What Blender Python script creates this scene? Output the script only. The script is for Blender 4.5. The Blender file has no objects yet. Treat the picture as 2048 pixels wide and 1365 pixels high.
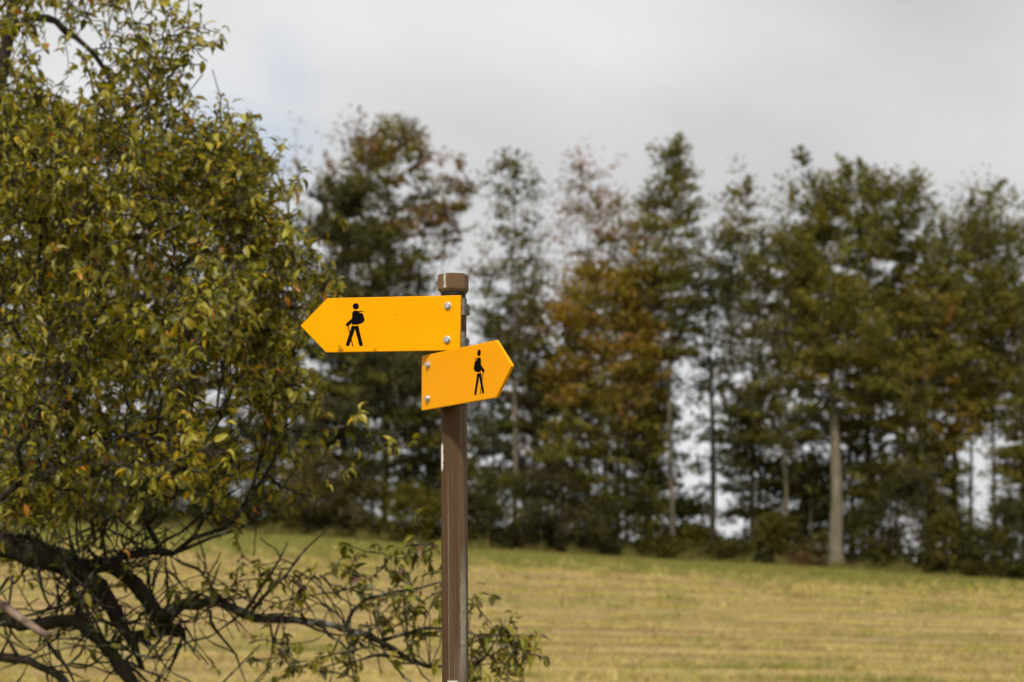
import bpy, math, random
import numpy as np
from mathutils import Vector, Matrix

random.seed(7)
RNG = np.random.default_rng(7)
sc = bpy.context.scene
R = math.radians

# ------------------------------------------------------------------ camera
LENS, W0 = 85.0, 2048.0
FPX = LENS / 36.0 * W0
EYE = 1.5
PITCH = 7.72
cam_d = bpy.data.cameras.new('camera')
cam = bpy.data.objects.new('camera', cam_d)
sc.collection.objects.link(cam)
cam.location = (0, 0, EYE)
cam.rotation_euler = (R(90 + PITCH), 0, 0)
cam_d.lens = LENS
cam_d.sensor_width = 36
cam_d.clip_start = 0.05
cam_d.clip_end = 12000
cam_d.dof.use_dof = True
cam_d.dof.focus_distance = 5.36
cam_d.dof.aperture_fstop = 6.5
sc.camera = cam

# ------------------------------------------------------------------ world + sun
SUN = Vector((-0.18, -0.67, 0.72)).normalized()
world = bpy.data.worlds.new('World')
sc.world = world
world.use_nodes = True
nt = world.node_tree
nt.nodes.clear()


def N(tree, typ, **kw):
    n = tree.nodes.new(typ)
    for k, v in kw.items():
        setattr(n, k, v)
    return n


def ray(px, py):
    p = R(PITCH)
    x, u = (px - 1024) / FPX, (682.5 - py) / FPX
    return Vector((x, math.cos(p) - u * math.sin(p), math.sin(p) + u * math.cos(p))).normalized()


tc = N(nt, 'ShaderNodeTexCoord')
sky = N(nt, 'ShaderNodeTexSky', sky_type='NISHITA', sun_disc=False)
sky.sun_elevation = math.asin(SUN.z)
sky.sun_rotation = math.atan2(SUN.x, SUN.y)
sky.dust_density = 2.0
sky_s = N(nt, 'ShaderNodeVectorMath', operation='SCALE')
sky_s.inputs['Scale'].default_value = 0.15
nt.links.new(sky.outputs[0], sky_s.inputs[0])
# broken stratus: soft grey deck, thinner in places
mp = N(nt, 'ShaderNodeMapping')
mp.inputs['Location'].default_value = (0.35, 0.2, 0.1)
mp.inputs['Scale'].default_value = (1, 1, 2.2)
nt.links.new(tc.outputs['Generated'], mp.inputs[0])
nz = N(nt, 'ShaderNodeTexNoise')
nz.inputs['Scale'].default_value = 3.4
nz.inputs['Detail'].default_value = 5
nz.inputs['Roughness'].default_value = 0.45
nz.inputs['Distortion'].default_value = 0.4
nt.links.new(mp.outputs[0], nz.inputs['Vector'])
cr = N(nt, 'ShaderNodeValToRGB')
cr.color_ramp.elements[0].position = 0.30
cr.color_ramp.elements[0].color = (0.53, 0.53, 0.535, 1)
cr.color_ramp.elements[1].position = 0.70
cr.color_ramp.elements[1].color = (0.84, 0.84, 0.85, 1)
nt.links.new(nz.outputs['Fac'], cr.inputs[0])
gap = None
for (px, py, rad, amt) in ((600, 190, 0.024, 0.34), (480, 335, 0.050, 0.62), (550, 295, 0.038, 0.36)):
    dn = N(nt, 'ShaderNodeVectorMath', operation='DISTANCE')
    vn = N(nt, 'ShaderNodeVectorMath', operation='NORMALIZE')
    wob = N(nt, 'ShaderNodeVectorMath', operation='MULTIPLY_ADD')
    nt.links.new(tc.outputs['Generated'], vn.inputs[0])
    nt.links.new(nz.outputs['Color'], wob.inputs[0])
    wob.inputs[1].default_value = (0.08, 0.08, 0.08)
    nt.links.new(vn.outputs[0], wob.inputs[2])
    nt.links.new(wob.outputs[0], dn.inputs[0])
    dn.inputs[1].default_value = ray(px, py) + Vector((0.04, 0.04, 0.04))
    mr = N(nt, 'ShaderNodeMapRange', interpolation_type='SMOOTHERSTEP')
    mr.inputs['From Min'].default_value = rad
    mr.inputs['From Max'].default_value = 0.0
    mr.inputs['To Max'].default_value = amt
    nt.links.new(dn.outputs['Value'], mr.inputs['Value'])
    if gap is None:
        gap = mr.outputs[0]
    else:
        mx = N(nt, 'ShaderNodeMath', operation='MAXIMUM')
        nt.links.new(gap, mx.inputs[0]); nt.links.new(mr.outputs[0], mx.inputs[1])
        gap = mx.outputs[0]
mix = N(nt, 'ShaderNodeMix', data_type='RGBA')
nt.links.new(gap, mix.inputs['Factor'])
nt.links.new(cr.outputs[0], mix.inputs['A'])
nt.links.new(sky_s.outputs[0], mix.inputs['B'])
bg = N(nt, 'ShaderNodeBackground')
bg.inputs['Strength'].default_value = 1.0
wo = N(nt, 'ShaderNodeOutputWorld')
nt.links.new(mix.outputs['Result'], bg.inputs[0])
nt.links.new(bg.outputs[0], wo.inputs[0])

sun_d = bpy.data.lights.new('sun', 'SUN')
sun_d.energy = 3.3
sun_d.angle = R(5)
sun_d.color = (1.0, 0.93, 0.80)
sun = bpy.data.objects.new('sun', sun_d)
sc.collection.objects.link(sun)
sun.rotation_euler = SUN.to_track_quat('Z', 'Y').to_euler()

sc.view_settings.view_transform = 'Standard'
sc.view_settings.look = 'None'
sc.view_settings.exposure = 0
sc.view_settings.gamma = 1
sc.view_settings.use_curve_mapping = False
sc.cycles.use_denoising = True
sc.cycles.max_bounces = 6
sc.cycles.diffuse_bounces = 3
sc.cycles.transmission_bounces = 4
sc.cycles.sample_clamp_indirect = 4

# ------------------------------------------------------------------ helpers
COL = sc.collection


def P3(px, py, Y):
    """world point seen at photo pixel (px, py) at distance Y in front of the camera position"""
    r = ray(px, py)
    return np.array(Vector((0, 0, EYE)) + r * (Y / r.y))


def obj(name, me, mat=None, parent=None):
    o = bpy.data.objects.new(name, me)
    COL.objects.link(o)
    if mat is not None and me is not None and not me.materials:
        for m in (mat if isinstance(mat, (list, tuple)) else [mat]):
            me.materials.append(m)
    if parent is not None:
        o.parent = parent
    return o


def tag(o, label=None, cat=None, group=None, kind=None):
    if label: o['label'] = label
    if cat: o['category'] = cat
    if group: o['group'] = group
    if kind: o['kind'] = kind
    return o


def thing(name, label, cat, loc, group=None):
    o = bpy.data.objects.new(name, None)
    o.empty_display_size = 0.2
    COL.objects.link(o)
    o.location = loc
    return tag(o, label, cat, group)


def np_mesh(name, verts, faces, col=None, smooth=False, uv=None):
    """verts (n,3); faces (m,k) all of one size; col (m,3) per face"""
    verts = np.asarray(verts, dtype=np.float32)
    faces = np.asarray(faces, dtype=np.int32)
    me = bpy.data.meshes.new(name)
    m, k = faces.shape
    me.vertices.add(len(verts))
    me.vertices.foreach_set('co', verts.ravel())
    me.loops.add(m * k)
    me.loops.foreach_set('vertex_index', faces.ravel())
    me.polygons.add(m)
    me.polygons.foreach_set('loop_start', np.arange(0, m * k, k, dtype=np.int32))
    me.polygons.foreach_set('loop_total', np.full(m, k, dtype=np.int32))
    if col is not None:
        a = me.attributes.new('col', 'FLOAT_COLOR', 'FACE')
        c4 = np.ones((m, 4), dtype=np.float32)
        c4[:, :3] = np.clip(col, 0, 1)
        a.data.foreach_set('color', c4.ravel())
    me.update(calc_edges=True)
    if smooth:
        me.polygons.foreach_set('use_smooth', np.ones(m, dtype=bool))
    return me


class Tubes:
    """collects tapered tubes (quads) into one mesh"""
    def __init__(self):
        self.v, self.f, self.n = [], [], 0

    def add(self, pts, rad, sides=6, rough=0.0, rng=RNG):
        pts = np.asarray(pts, float); rad = np.asarray(rad, float)
        m = len(pts)
        if m < 2: return
        t = np.gradient(pts, axis=0)
        t /= np.linalg.norm(t, axis=1)[:, None] + 1e-9
        ref = np.array([0.31, 0.94, 0.11]) if abs(t[0, 1]) < 0.8 else np.array([0.95, 0.1, 0.3])
        a = np.cross(t, ref); a /= np.linalg.norm(a, axis=1)[:, None] + 1e-9
        b = np.cross(t, a)
        th = np.linspace(0, 2 * np.pi, sides, endpoint=False)
        rr = rad[:, None] * (1 + rough * rng.uniform(-1, 1, (m, sides)))
        ring = pts[:, None, :] + rr[..., None] * (np.cos(th)[None, :, None] * a[:, None, :] + np.sin(th)[None, :, None] * b[:, None, :])
        self.v.append(ring.reshape(-1, 3))
        i = np.arange(m - 1)[:, None] * sides; j = np.arange(sides)[None, :]; j2 = (j + 1) % sides
        q = np.stack([i + j, i + j2, i + sides + j2, i + sides + j], -1).reshape(-1, 4) + self.n
        self.f.append(q)
        tipb = self.n + (m - 1) * sides
        if sides >= 4:   # close the tip
            for s in range(1, sides - 2, 2):
                self.f.append(np.array([[tipb, tipb + s, tipb + s + 1, tipb + (s + 2) % sides]]))
        self.n += m * sides

    def mesh(self, name, smooth=True):
        return np_mesh(name, np.concatenate(self.v), np.concatenate(self.f), smooth=smooth)


def bezier(p0, p1, p2, n):
    t = np.linspace(0, 1, n)[:, None]
    return (1 - t) ** 2 * p0 + 2 * t * (1 - t) * p1 + t ** 2 * p2


def resample(pts, step, rng=RNG, jit=0.0):
    """smooth polyline through pts (Catmull-Rom)"""
    pts = np.asarray(pts, float)
    P = np.vstack([2 * pts[0] - pts[1], pts, 2 * pts[-1] - pts[-2]])
    out = []
    for i in range(1, len(P) - 2):
        L = np.linalg.norm(P[i + 1] - P[i]); n = max(2, int(L / step))
        for s in np.linspace(0, 1, n, endpoint=False):
            a, b, c, d = P[i - 1], P[i], P[i + 1], P[i + 2]
            out.append(0.5 * ((2 * b) + (-a + c) * s + (2 * a - 5 * b + 4 * c - d) * s ** 2 + (-a + 3 * b - 3 * c + d) * s ** 3))
    out.append(pts[-1])
    out = np.array(out)
    if jit: out[1:-1] += rng.normal(0, jit, out[1:-1].shape)
    return out


# ------------------------------------------------------------------ materials
def new_mat(name):
    m = bpy.data.materials.new(name)
    m.use_nodes = True
    m.node_tree.nodes.clear()
    return m, m.node_tree


def ramp(t, fac, stops):
    n = N(t, 'ShaderNodeValToRGB')
    e = n.color_ramp.elements
    while len(e) < len(stops): e.new(0.5)
    for el, (p, c) in zip(e, stops):
        el.position = p; el.color = (*c, 1)
    if fac is not None: t.links.new(fac, n.inputs[0])
    return n


def noise(t, vec, scale, detail=4, rough=0.55, sc3=None):
    if sc3 is not None:
        mpn = N(t, 'ShaderNodeMapping'); mpn.inputs['Scale'].default_value = sc3
        t.links.new(vec, mpn.inputs[0]); vec = mpn.outputs[0]
    n = N(t, 'ShaderNodeTexNoise')
    n.inputs['Scale'].default_value = scale
    n.inputs['Detail'].default_value = detail
    n.inputs['Roughness'].default_value = rough
    t.links.new(vec, n.inputs['Vector'])
    return n


def leaf_material(name, transl=0.35, gloss=0.08):
    m, t = new_mat(name)
    at = N(t, 'ShaderNodeAttribute', attribute_name='col')
    d = N(t, 'ShaderNodeBsdfDiffuse'); tr = N(t, 'ShaderNodeBsdfTranslucent')
    hs = N(t, 'ShaderNodeHueSaturation')
    hs.inputs['Value'].default_value = 1.25; hs.inputs['Saturation'].default_value = 1.1
    t.links.new(at.outputs['Color'], d.inputs[0])
    t.links.new(at.outputs['Color'], hs.inputs['Color'])
    t.links.new(hs.outputs[0], tr.inputs[0])
    mx = N(t, 'ShaderNodeMixShader'); mx.inputs[0].default_value = transl
    t.links.new(d.outputs[0], mx.inputs[1]); t.links.new(tr.outputs[0], mx.inputs[2])
    out = N(t, 'ShaderNodeOutputMaterial')
    if gloss:
        g = N(t, 'ShaderNodeBsdfGlossy'); g.inputs['Roughness'].default_value = 0.45
        g.inputs[0].default_value = (1, 1, 1, 1)
        m2 = N(t, 'ShaderNodeMixShader'); m2.inputs[0].default_value = gloss
        t.links.new(mx.outputs[0], m2.inputs[1]); t.links.new(g.outputs[0], m2.inputs[2])
        t.links.new(m2.outputs[0], out.inputs[0])
    else:
        t.links.new(mx.outputs[0], out.inputs[0])
    return m


def bark_material(name, dark, light, moss=None, scale=6.0, moss_amt=0.4):
    m, t = new_mat(name)
    g = N(t, 'ShaderNodeNewGeometry')
    n1 = noise(t, g.outputs['Position'], scale, 6, 0.65, (1, 1, 0.35))
    rp = ramp(t, n1.outputs['Fac'], [(0.3, dark), (0.7, light)])
    col = rp.outputs[0]
    if moss:
        n2 = noise(t, g.outputs['Position'], scale * 0.9, 5)
        rm = ramp(t, n2.outputs['Fac'], [(0.52, (0, 0, 0)), (0.62, (moss_amt,) * 3)])
        mx = N(t, 'ShaderNodeMix', data_type='RGBA')
        t.links.new(rm.outputs[0], mx.inputs['Factor']); t.links.new(col, mx.inputs['A'])
        mx.inputs['B'].default_value = (*moss, 1)
        col = mx.outputs['Result']
    b = N(t, 'ShaderNodeBsdfPrincipled'); b.inputs['Roughness'].default_value = 0.9
    b.inputs['Specular IOR Level'].default_value = 0.15
    t.links.new(col, b.inputs['Base Color'])
    bp = N(t, 'ShaderNodeBump'); bp.inputs['Strength'].default_value = 0.7; bp.inputs['Distance'].default_value = 0.02
    t.links.new(n1.outputs['Fac'], bp.inputs['Height']); t.links.new(bp.outputs[0], b.inputs['Normal'])
    o = N(t, 'ShaderNodeOutputMaterial'); t.links.new(b.outputs[0], o.inputs[0])
    return m


M_leaf_far = leaf_material('forest_leaves', 0.30, 0.0)
M_leaf_apple = leaf_material('apple_leaves', 0.35, 0.025)
M_blade = leaf_material('straw_and_grass', 0.25, 0.0)
M_bark_grey = bark_material('grey_bark', (0.09, 0.075, 0.055), (0.20, 0.17, 0.13), (0.10, 0.11, 0.04), 3.0, 0.5)
M_bark_pale = bark_material('pale_bark', (0.11, 0.095, 0.07), (0.22, 0.19, 0.145), (0.11, 0.11, 0.05), 2.5, 0.5)
M_bark_dark = bark_material('dark_bark', (0.025, 0.02, 0.015), (0.06, 0.05, 0.038), None, 3.0)
M_bark_apple = bark_material('apple_bark', (0.010, 0.008, 0.006), (0.040, 0.032, 0.024), (0.055, 0.060, 0.014), 16.0, 0.6)
M_bark_lichen = bark_material('lichened_bark', (0.016, 0.013, 0.010), (0.060, 0.050, 0.040), (0.26, 0.27, 0.22), 22.0, 0.8)
M_bark_twig = bark_material('twig_bark', (0.012, 0.010, 0.007), (0.045, 0.036, 0.027), (0.20, 0.20, 0.155), 26.0, 0.65)
M_wood_broken = bark_material('bare_broken_wood', (0.16, 0.105, 0.08), (0.34, 0.245, 0.195), (0.06, 0.05, 0.04), 18.0, 0.75)


# ------------------------------------------------------------------ ground
def smooth(a, b, x):
    t = np.clip((x - a) / (b - a), 0, 1)
    return t * t * (3 - 2 * t)


def ground_z(x, y):
    x = np.asarray(x, float); y = np.asarray(y, float)
    yc = np.clip(y, -60, 132)
    z = 0.0231 * yc + 0.000281 * np.where(yc > 0, yc, 0) ** 2
    # the rise rounds off under the wood and falls away behind it
    e = np.clip(y - 132, 0, None)
    z = z + np.where(e < 14, 0.097 * e - 0.0030 * e ** 2, 0.770 - 0.02 * (e - 14) - 0.0006 * np.clip(e - 14, 0, 130) ** 2)
    z = np.where(y > 132 + 14 + 130, 0.672 + 7.945 - 2.6 - 10.14 - 0.02 * 0, z) if False else z
    z = np.maximum(z, np.where(y > 200, -6.0, -50.0))
    k = 0.06 * (np.clip(y, 0, 150) / 130) ** 1.5 * (1 - smooth(200, 400, y))
    z = z - k * 70 * np.tanh(x / 70)
    z = z + 0.05 * np.sin(x * 0.21 + 1.3) * np.sin(y * 0.13) * smooth(10, 40, y)
    return z


def gz(x, y):
    return float(ground_z(x, y))


ys = np.concatenate([np.array([-3000, -1200, -400, -150, -60, -30]), np.arange(-20, 160, 2.0), np.arange(160, 300, 10), [340, 400, 600, 1000, 2000, 5000]])
xs = np.concatenate([[-4000, -1500, -600, -300, -200, -150, -120], np.arange(-100, 100.1, 2.5), [120, 150, 200, 300, 600, 1500, 4000]])
XX, YY = np.meshgrid(xs, ys)
V = np.stack([XX, YY, ground_z(XX, YY)], -1).reshape(-1, 3)
nx, ny = len(xs), len(ys)
i, j = np.meshgrid(np.arange(nx - 1), np.arange(ny - 1))
F = np.stack([j * nx + i, j * nx + i + 1, (j + 1) * nx + i + 1, (j + 1) * nx + i], -1).reshape(-1, 4)


def ground_material():
    m, t = new_mat('field_soil_and_turf')
    g = N(t, 'ShaderNodeNewGeometry')
    sep = N(t, 'ShaderNodeSeparateXYZ'); t.links.new(g.outputs['Position'], sep.inputs[0])
    n1 = noise(t, g.outputs['Position'], 2.0, 6, 0.7, (0.10, 0.9, 0.9))
    n2 = noise(t, g.outputs['Position'], 0.35, 4, 0.6, (0.12, 1.0, 1.0))
    straw = ramp(t, n1.outputs['Fac'], [(0.30, (0.21, 0.14, 0.07)), (0.48, (0.37, 0.27, 0.12)), (0.68, (0.48, 0.38, 0.16))])
    green = ramp(t, n1.outputs['Fac'], [(0.3, (0.14, 0.14, 0.035)), (0.7, (0.22, 0.205, 0.058))])
    # swaths: bare brown soil between the straw rows
    sx = N(t, 'ShaderNodeMath', operation='MULTIPLY'); t.links.new(sep.outputs['X'], sx.inputs[0]); sx.inputs[1].default_value = 0.11
    si = N(t, 'ShaderNodeMath', operation='SINE'); t.links.new(sx.outputs[0], si.inputs[0])
    ym = N(t, 'ShaderNodeMath', operation='MULTIPLY_ADD'); t.links.new(si.outputs[0], ym.inputs[0]); ym.inputs[1].default_value = 0.7; t.links.new(sep.outputs['Y'], ym.inputs[2])
    yw = N(t, 'ShaderNodeMath', operation='MULTIPLY'); t.links.new(ym.outputs[0], yw.inputs[0]); yw.inputs[1].default_value = 2 * math.pi / 4.2
    ysn = N(t, 'ShaderNodeMath', operation='SINE'); t.links.new(yw.outputs[0], ysn.inputs[0])
    tr_ = N(t, 'ShaderNodeMath', operation='MULTIPLY_ADD'); t.links.new(n2.outputs['Fac'], tr_.inputs[0]); tr_.inputs[1].default_value = 1.6; t.links.new(ysn.outputs[0], tr_.inputs[2])
    trm = N(t, 'ShaderNodeMapRange'); trm.inputs['From Min'].default_value = 0.9; trm.inputs['From Max'].default_value = -0.1; trm.inputs['To Max'].default_value = 0.75
    t.links.new(tr_.outputs[0], trm.inputs['Value'])
    swm = N(t, 'ShaderNodeMix', data_type='RGBA'); t.links.new(trm.outputs[0], swm.inputs['Factor']); t.links.new(straw.outputs[0], swm.inputs['A']); swm.inputs['B'].default_value = (0.16, 0.105, 0.055, 1)
    gf = ramp(t, n2.outputs['Fac'], [(0.52, (0, 0, 0)), (0.68, (0.6, 0.6, 0.6))])
    mx = N(t, 'ShaderNodeMix', data_type='RGBA')
    t.links.new(gf.outputs[0], mx.inputs['Factor']); t.links.new(swm.outputs['Result'], mx.inputs['A']); t.links.new(green.outputs[0], mx.inputs['B'])
    # turf strip along the wood and turf near the path
    ad = N(t, 'ShaderNodeMath', operation='MULTIPLY_ADD')
    t.links.new(n2.outputs['Fac'], ad.inputs[0]); ad.inputs[1].default_value = 5.0; t.links.new(sep.outputs['Y'], ad.inputs[2])
    e1 = N(t, 'ShaderNodeMapRange'); e1.inputs['From Min'].default_value = 114; e1.inputs['From Max'].default_value = 118
    t.links.new(ad.outputs[0], e1.inputs['Value'])
    e2 = N(t, 'ShaderNodeMapRange'); e2.inputs['From Min'].default_value = 21; e2.inputs['From Max'].default_value = 18
    t.links.new(ad.outputs[0], e2.inputs['Value'])
    em = N(t, 'ShaderNodeMath', operation='MAXIMUM'); t.links.new(e1.outputs[0], em.inputs[0]); t.links.new(e2.outputs[0], em.inputs[1])
    m2 = N(t, 'ShaderNodeMix', data_type='RGBA')
    t.links.new(em.outputs[0], m2.inputs['Factor']); t.links.new(mx.outputs['Result'], m2.inputs['A']); t.links.new(green.outputs[0], m2.inputs['B'])
    # leaf litter under the wood
    e3 = N(t, 'ShaderNodeMapRange'); e3.inputs['From Min'].default_value = 134; e3.inputs['From Max'].default_value = 137
    t.links.new(ad.outputs[0], e3.inputs['Value'])
    m3 = N(t, 'ShaderNodeMix', data_type='RGBA')
    t.links.new(e3.outputs[0], m3.inputs['Factor']); t.links.new(m2.outputs['Result'], m3.inputs['A']); m3.inputs['B'].default_value = (0.055, 0.04, 0.022, 1)
    b = N(t, 'ShaderNodeBsdfDiffuse'); t.links.new(m3.outputs['Result'], b.inputs[0])
    o = N(t, 'ShaderNodeOutputMaterial'); t.links.new(b.outputs[0], o.inputs[0])
    return m


M_ground = ground_material()
gnd = obj('ground', np_mesh('ground', V, F, smooth=True), M_ground)
tag(gnd, 'rising harvested field and turf in front of the wood', 'field', kind='structure')


# blades: straw rows of the stubble and the turf strip
def blades(name, x, y, h, w, lean, col, parent=None):
    n = len(x)
    z = ground_z(x, y)
    th = RNG.uniform(0, 2 * np.pi, n)
    base = np.stack([x, y, z - 0.01], -1)
    side = np.stack([np.cos(th), np.sin(th) * 0.5, np.zeros(n)], -1) * w[:, None] * 0.5
    la = RNG.uniform(0, 2 * np.pi, n)
    tip = base + np.stack([np.cos(la) * lean, np.sin(la) * lean, h], -1)
    v = np.stack([base - side, base + side, tip], 1).reshape(-1, 3)
    return np_mesh(name, v, np.arange(3 * n).reshape(-1, 3), col)


def y_from_rows(n, y0, y1):
    """distances spread evenly over the slope as it rises before the viewer"""
    yy = np.linspace(y0, y1, 500)
    a = (ground_z(0 * yy, yy) - EYE) / yy
    return np.interp(RNG.uniform(a[0], a[-1], n), a, yy)


def pal(n, cols, wts, var=0.22, rng=RNG):
    cols = np.array(cols); wts = np.array(wts, float) / np.sum(wts)
    c = cols[rng.choice(len(cols), n, p=wts)]
    return c * rng.uniform(1 - var, 1 + var, (n, 1)) * rng.uniform(1 - var * 0.3, 1 + var * 0.3, (n, 3))


STRAW = (0.47, 0.36, 0.13); STRAW2 = (0.57, 0.47, 0.20); SGREEN = (0.25, 0.26, 0.06); SBROWN = (0.20, 0.13, 0.065); GGREEN = (0.175, 0.172, 0.045)
nc, per_c = 30000, 12
yc = y_from_rows(nc, 26, 114)
xc = RNG.uniform(-0.40, 0.40, nc) * yc


LAT = RNG.uniform(0, 1, (64, 64))


def vnoise(u, v):
    iu, iv = np.floor(u).astype(int), np.floor(v).astype(int)
    fu, fv = u - iu, v - iv
    fu = fu * fu * (3 - 2 * fu); fv = fv * fv * (3 - 2 * fv)
    g_ = lambda a_, b_: LAT[a_ % 64, b_ % 64]
    return (g_(iu, iv) * (1 - fu) + g_(iu + 1, iv) * fu) * (1 - fv) + (g_(iu, iv + 1) * (1 - fu) + g_(iu + 1, iv + 1) * fu) * fv


def field_pattern(x, y):
    yy_ = y + 0.7 * np.sin(x * 0.11) + 0.2 * np.sin(x * 0.7 + y)
    amp = vnoise(x / 16 + 40, yy_ / 2.1)
    far = smooth(42, 70, y)
    band = (1 - far) * np.sin(2 * np.pi * yy_ / 4.4) + far * np.sin(2 * np.pi * yy_ / 8.8)
    row = 0.50 + 0.62 * band * (0.45 + 0.8 * amp) + 0.20 * np.sin(2 * np.pi * yy_ / 1.47 + 0.5) + 0.35 * (vnoise(x / 8, yy_ / 1.3) - 0.5)
    row = np.clip(row, 0, 1)
    patch = 0.6 * vnoise(x / 5 + 31, y / 3.0 + 5) + 0.4 * vnoise(x / 2 + 11, y / 1.5)
    return np.clip(row, 0, 1), patch


row, patch = field_pattern(xc, yc)
keep = RNG.uniform(0, 1, nc) < 0.55 + 0.5 * row
xc, yc, row, patch = xc[keep], yc[keep], row[keep], patch[keep]
nc = len(xc)
ccol = pal(nc, [STRAW, STRAW2, (0.42, 0.385, 0.11), SBROWN], [0.30, 0.38, 0.42, 0.08], 0.18)
lowr = RNG.uniform(0, 1, nc) > smooth(0.2, 0.62, row) * 1.05
ccol[lowr] = pal(int(lowr.sum()), [SBROWN, (0.28, 0.19, 0.085), SGREEN], [0.45, 0.28, 0.50], 0.15)
gm = RNG.uniform(0, 1, nc) < 1.0 * np.clip((patch - 0.56) * 4, 0, 1)
ccol[gm] = pal(int(gm.sum()), [SGREEN, GGREEN], [0.7, 0.3])
hc = RNG.uniform(0.04, 0.10, nc) * (0.5 + 0.8 * row) * (1 + 0.9 * smooth(60, 112, yc))
tallc = RNG.uniform(0, 1, nc) < 0.14
hc[tallc] *= RNG.uniform(1.6, 2.6, int(tallc.sum()))
cid = np.repeat(np.arange(nc), per_c)
n = len(cid)
sp = (0.10 + 0.10 * smooth(40, 110, yc))[cid]
x = xc[cid] + RNG.normal(0, 1, n) * sp * 1.5
y = yc[cid] + RNG.normal(0, 1, n) * sp
h = hc[cid] * RNG.uniform(0.5, 1.3, n)
w = RNG.uniform(0.012, 0.03, n) * (1 + 1.4 * smooth(40, 110, y))
col = ccol[cid] * RNG.uniform(0.8, 1.2, (n, 1))
st = obj('stubble', blades('stubble', x, y, h, w, h * RNG.uniform(0.3, 1.8, n), col), M_blade)
tag(st, 'pale straw stubble lying in rows across the harvested field', 'stubble', kind='stuff')
# turf strip
n = 90000
y = y_from_rows(n, 111, 134)
x = RNG.uniform(-0.42, 0.42, n) * y
h = RNG.uniform(0.04, 0.13, n)
col = pal(n, [GGREEN, (0.22, 0.21, 0.055), (0.38, 0.33, 0.11)], [0.45, 0.4, 0.2])
tf = obj('grass', blades('grass', x, y, h, RNG.uniform(0.03, 0.07, n), h * 0.7, col), M_blade)
tag(tf, 'strip of short green grass between stubble and wood', 'grass', kind='stuff')
# ragged tall tufts where the stubble meets the turf
n = 16000
x = RNG.uniform(-46, 46, n)
cl = np.floor(x / 0.45)
y = 107.5 + 2.5 * np.sin(x * 0.3) + (cl * 7.13 % 9.0) + RNG.normal(0, 0.25, n)
x = cl * 0.45 + 0.22 + RNG.normal(0, 0.11, n)
h = RNG.uniform(0.12, 0.42, n) * (0.5 + 0.8 * ((cl * 3.77) % 1.0))
col = pal(n, [STRAW2, (0.42, 0.38, 0.11), GGREEN], [0.35, 0.4, 0.25])
tu = obj('tall_grass', blades('tall_grass', x, y, h, RNG.uniform(0.03, 0.06, n), h * 0.4, col), M_blade)
tag(tu, 'ragged yellowish tufts where the stubble meets the turf strip', 'grass', kind='stuff')


# ragged tall grass where the turf runs into the wood
n = 22000
x = RNG.uniform(-46, 46, n)
cl = np.floor(x / 0.6)
y = 131.0 + (cl * 5.31 % 2.4) + 0.6 * np.sin(x * 0.5) + RNG.normal(0, 0.3, n)
x = cl * 0.6 + 0.3 + RNG.normal(0, 0.16, n)
h = RNG.uniform(0.15, 0.75, n) * (0.35 + 0.9 * ((cl * 2.37) % 1.0))
eg = obj('edge_grass', blades('edge_grass', x, y, h, RNG.uniform(0.03, 0.07, n), h * 0.45, pal(n, [(0.20, 0.19, 0.05), (0.13, 0.13, 0.035), (0.30, 0.24, 0.10), (0.15, 0.11, 0.05)], [1, 1, 0.5, 0.5])), M_blade)
tag(eg, 'ragged tall grass along the foot of the wood', 'grass', kind='stuff')
# brambles and seedlings on the floor of the wood
n = 80000
y = RNG.uniform(132.3, 152, n) ** 1.0
x = RNG.uniform(-60, 60, n)
h = RNG.uniform(0.03, 1.5, n) * (0.55 + 0.45 * np.sin(x * 0.9) * np.sin(x * 0.37 + y * 0.4)) * smooth(131.8, 134, y)
cen = np.stack([x, y, ground_z(x, y) + h], -1)
nr = RNG.normal(0, 1, (n, 3)); nr[:, 2] += 0.7; nr /= np.linalg.norm(nr, axis=1)[:, None]
tg = np.cross(nr, RNG.normal(0, 1, (n, 3))); tg /= np.linalg.norm(tg, axis=1)[:, None]
bt = np.cross(nr, tg); L_ = RNG.uniform(0.10, 0.19, (n, 1))
v = np.stack([cen + tg * L_, cen + bt * L_ * 0.6, cen - tg * L_, cen - bt * L_ * 0.6], 1).reshape(-1, 3)
uc = obj('undergrowth', np_mesh('undergrowth', v, np.arange(4 * n).reshape(-1, 4), pal(n, [(0.075, 0.07, 0.022), (0.11, 0.095, 0.028), (0.09, 0.06, 0.03)], [1, 1, 0.6])), M_leaf_far)
tag(uc, 'knee-high brambles and seedlings on the floor of the wood', 'undergrowth', kind='stuff')


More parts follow.
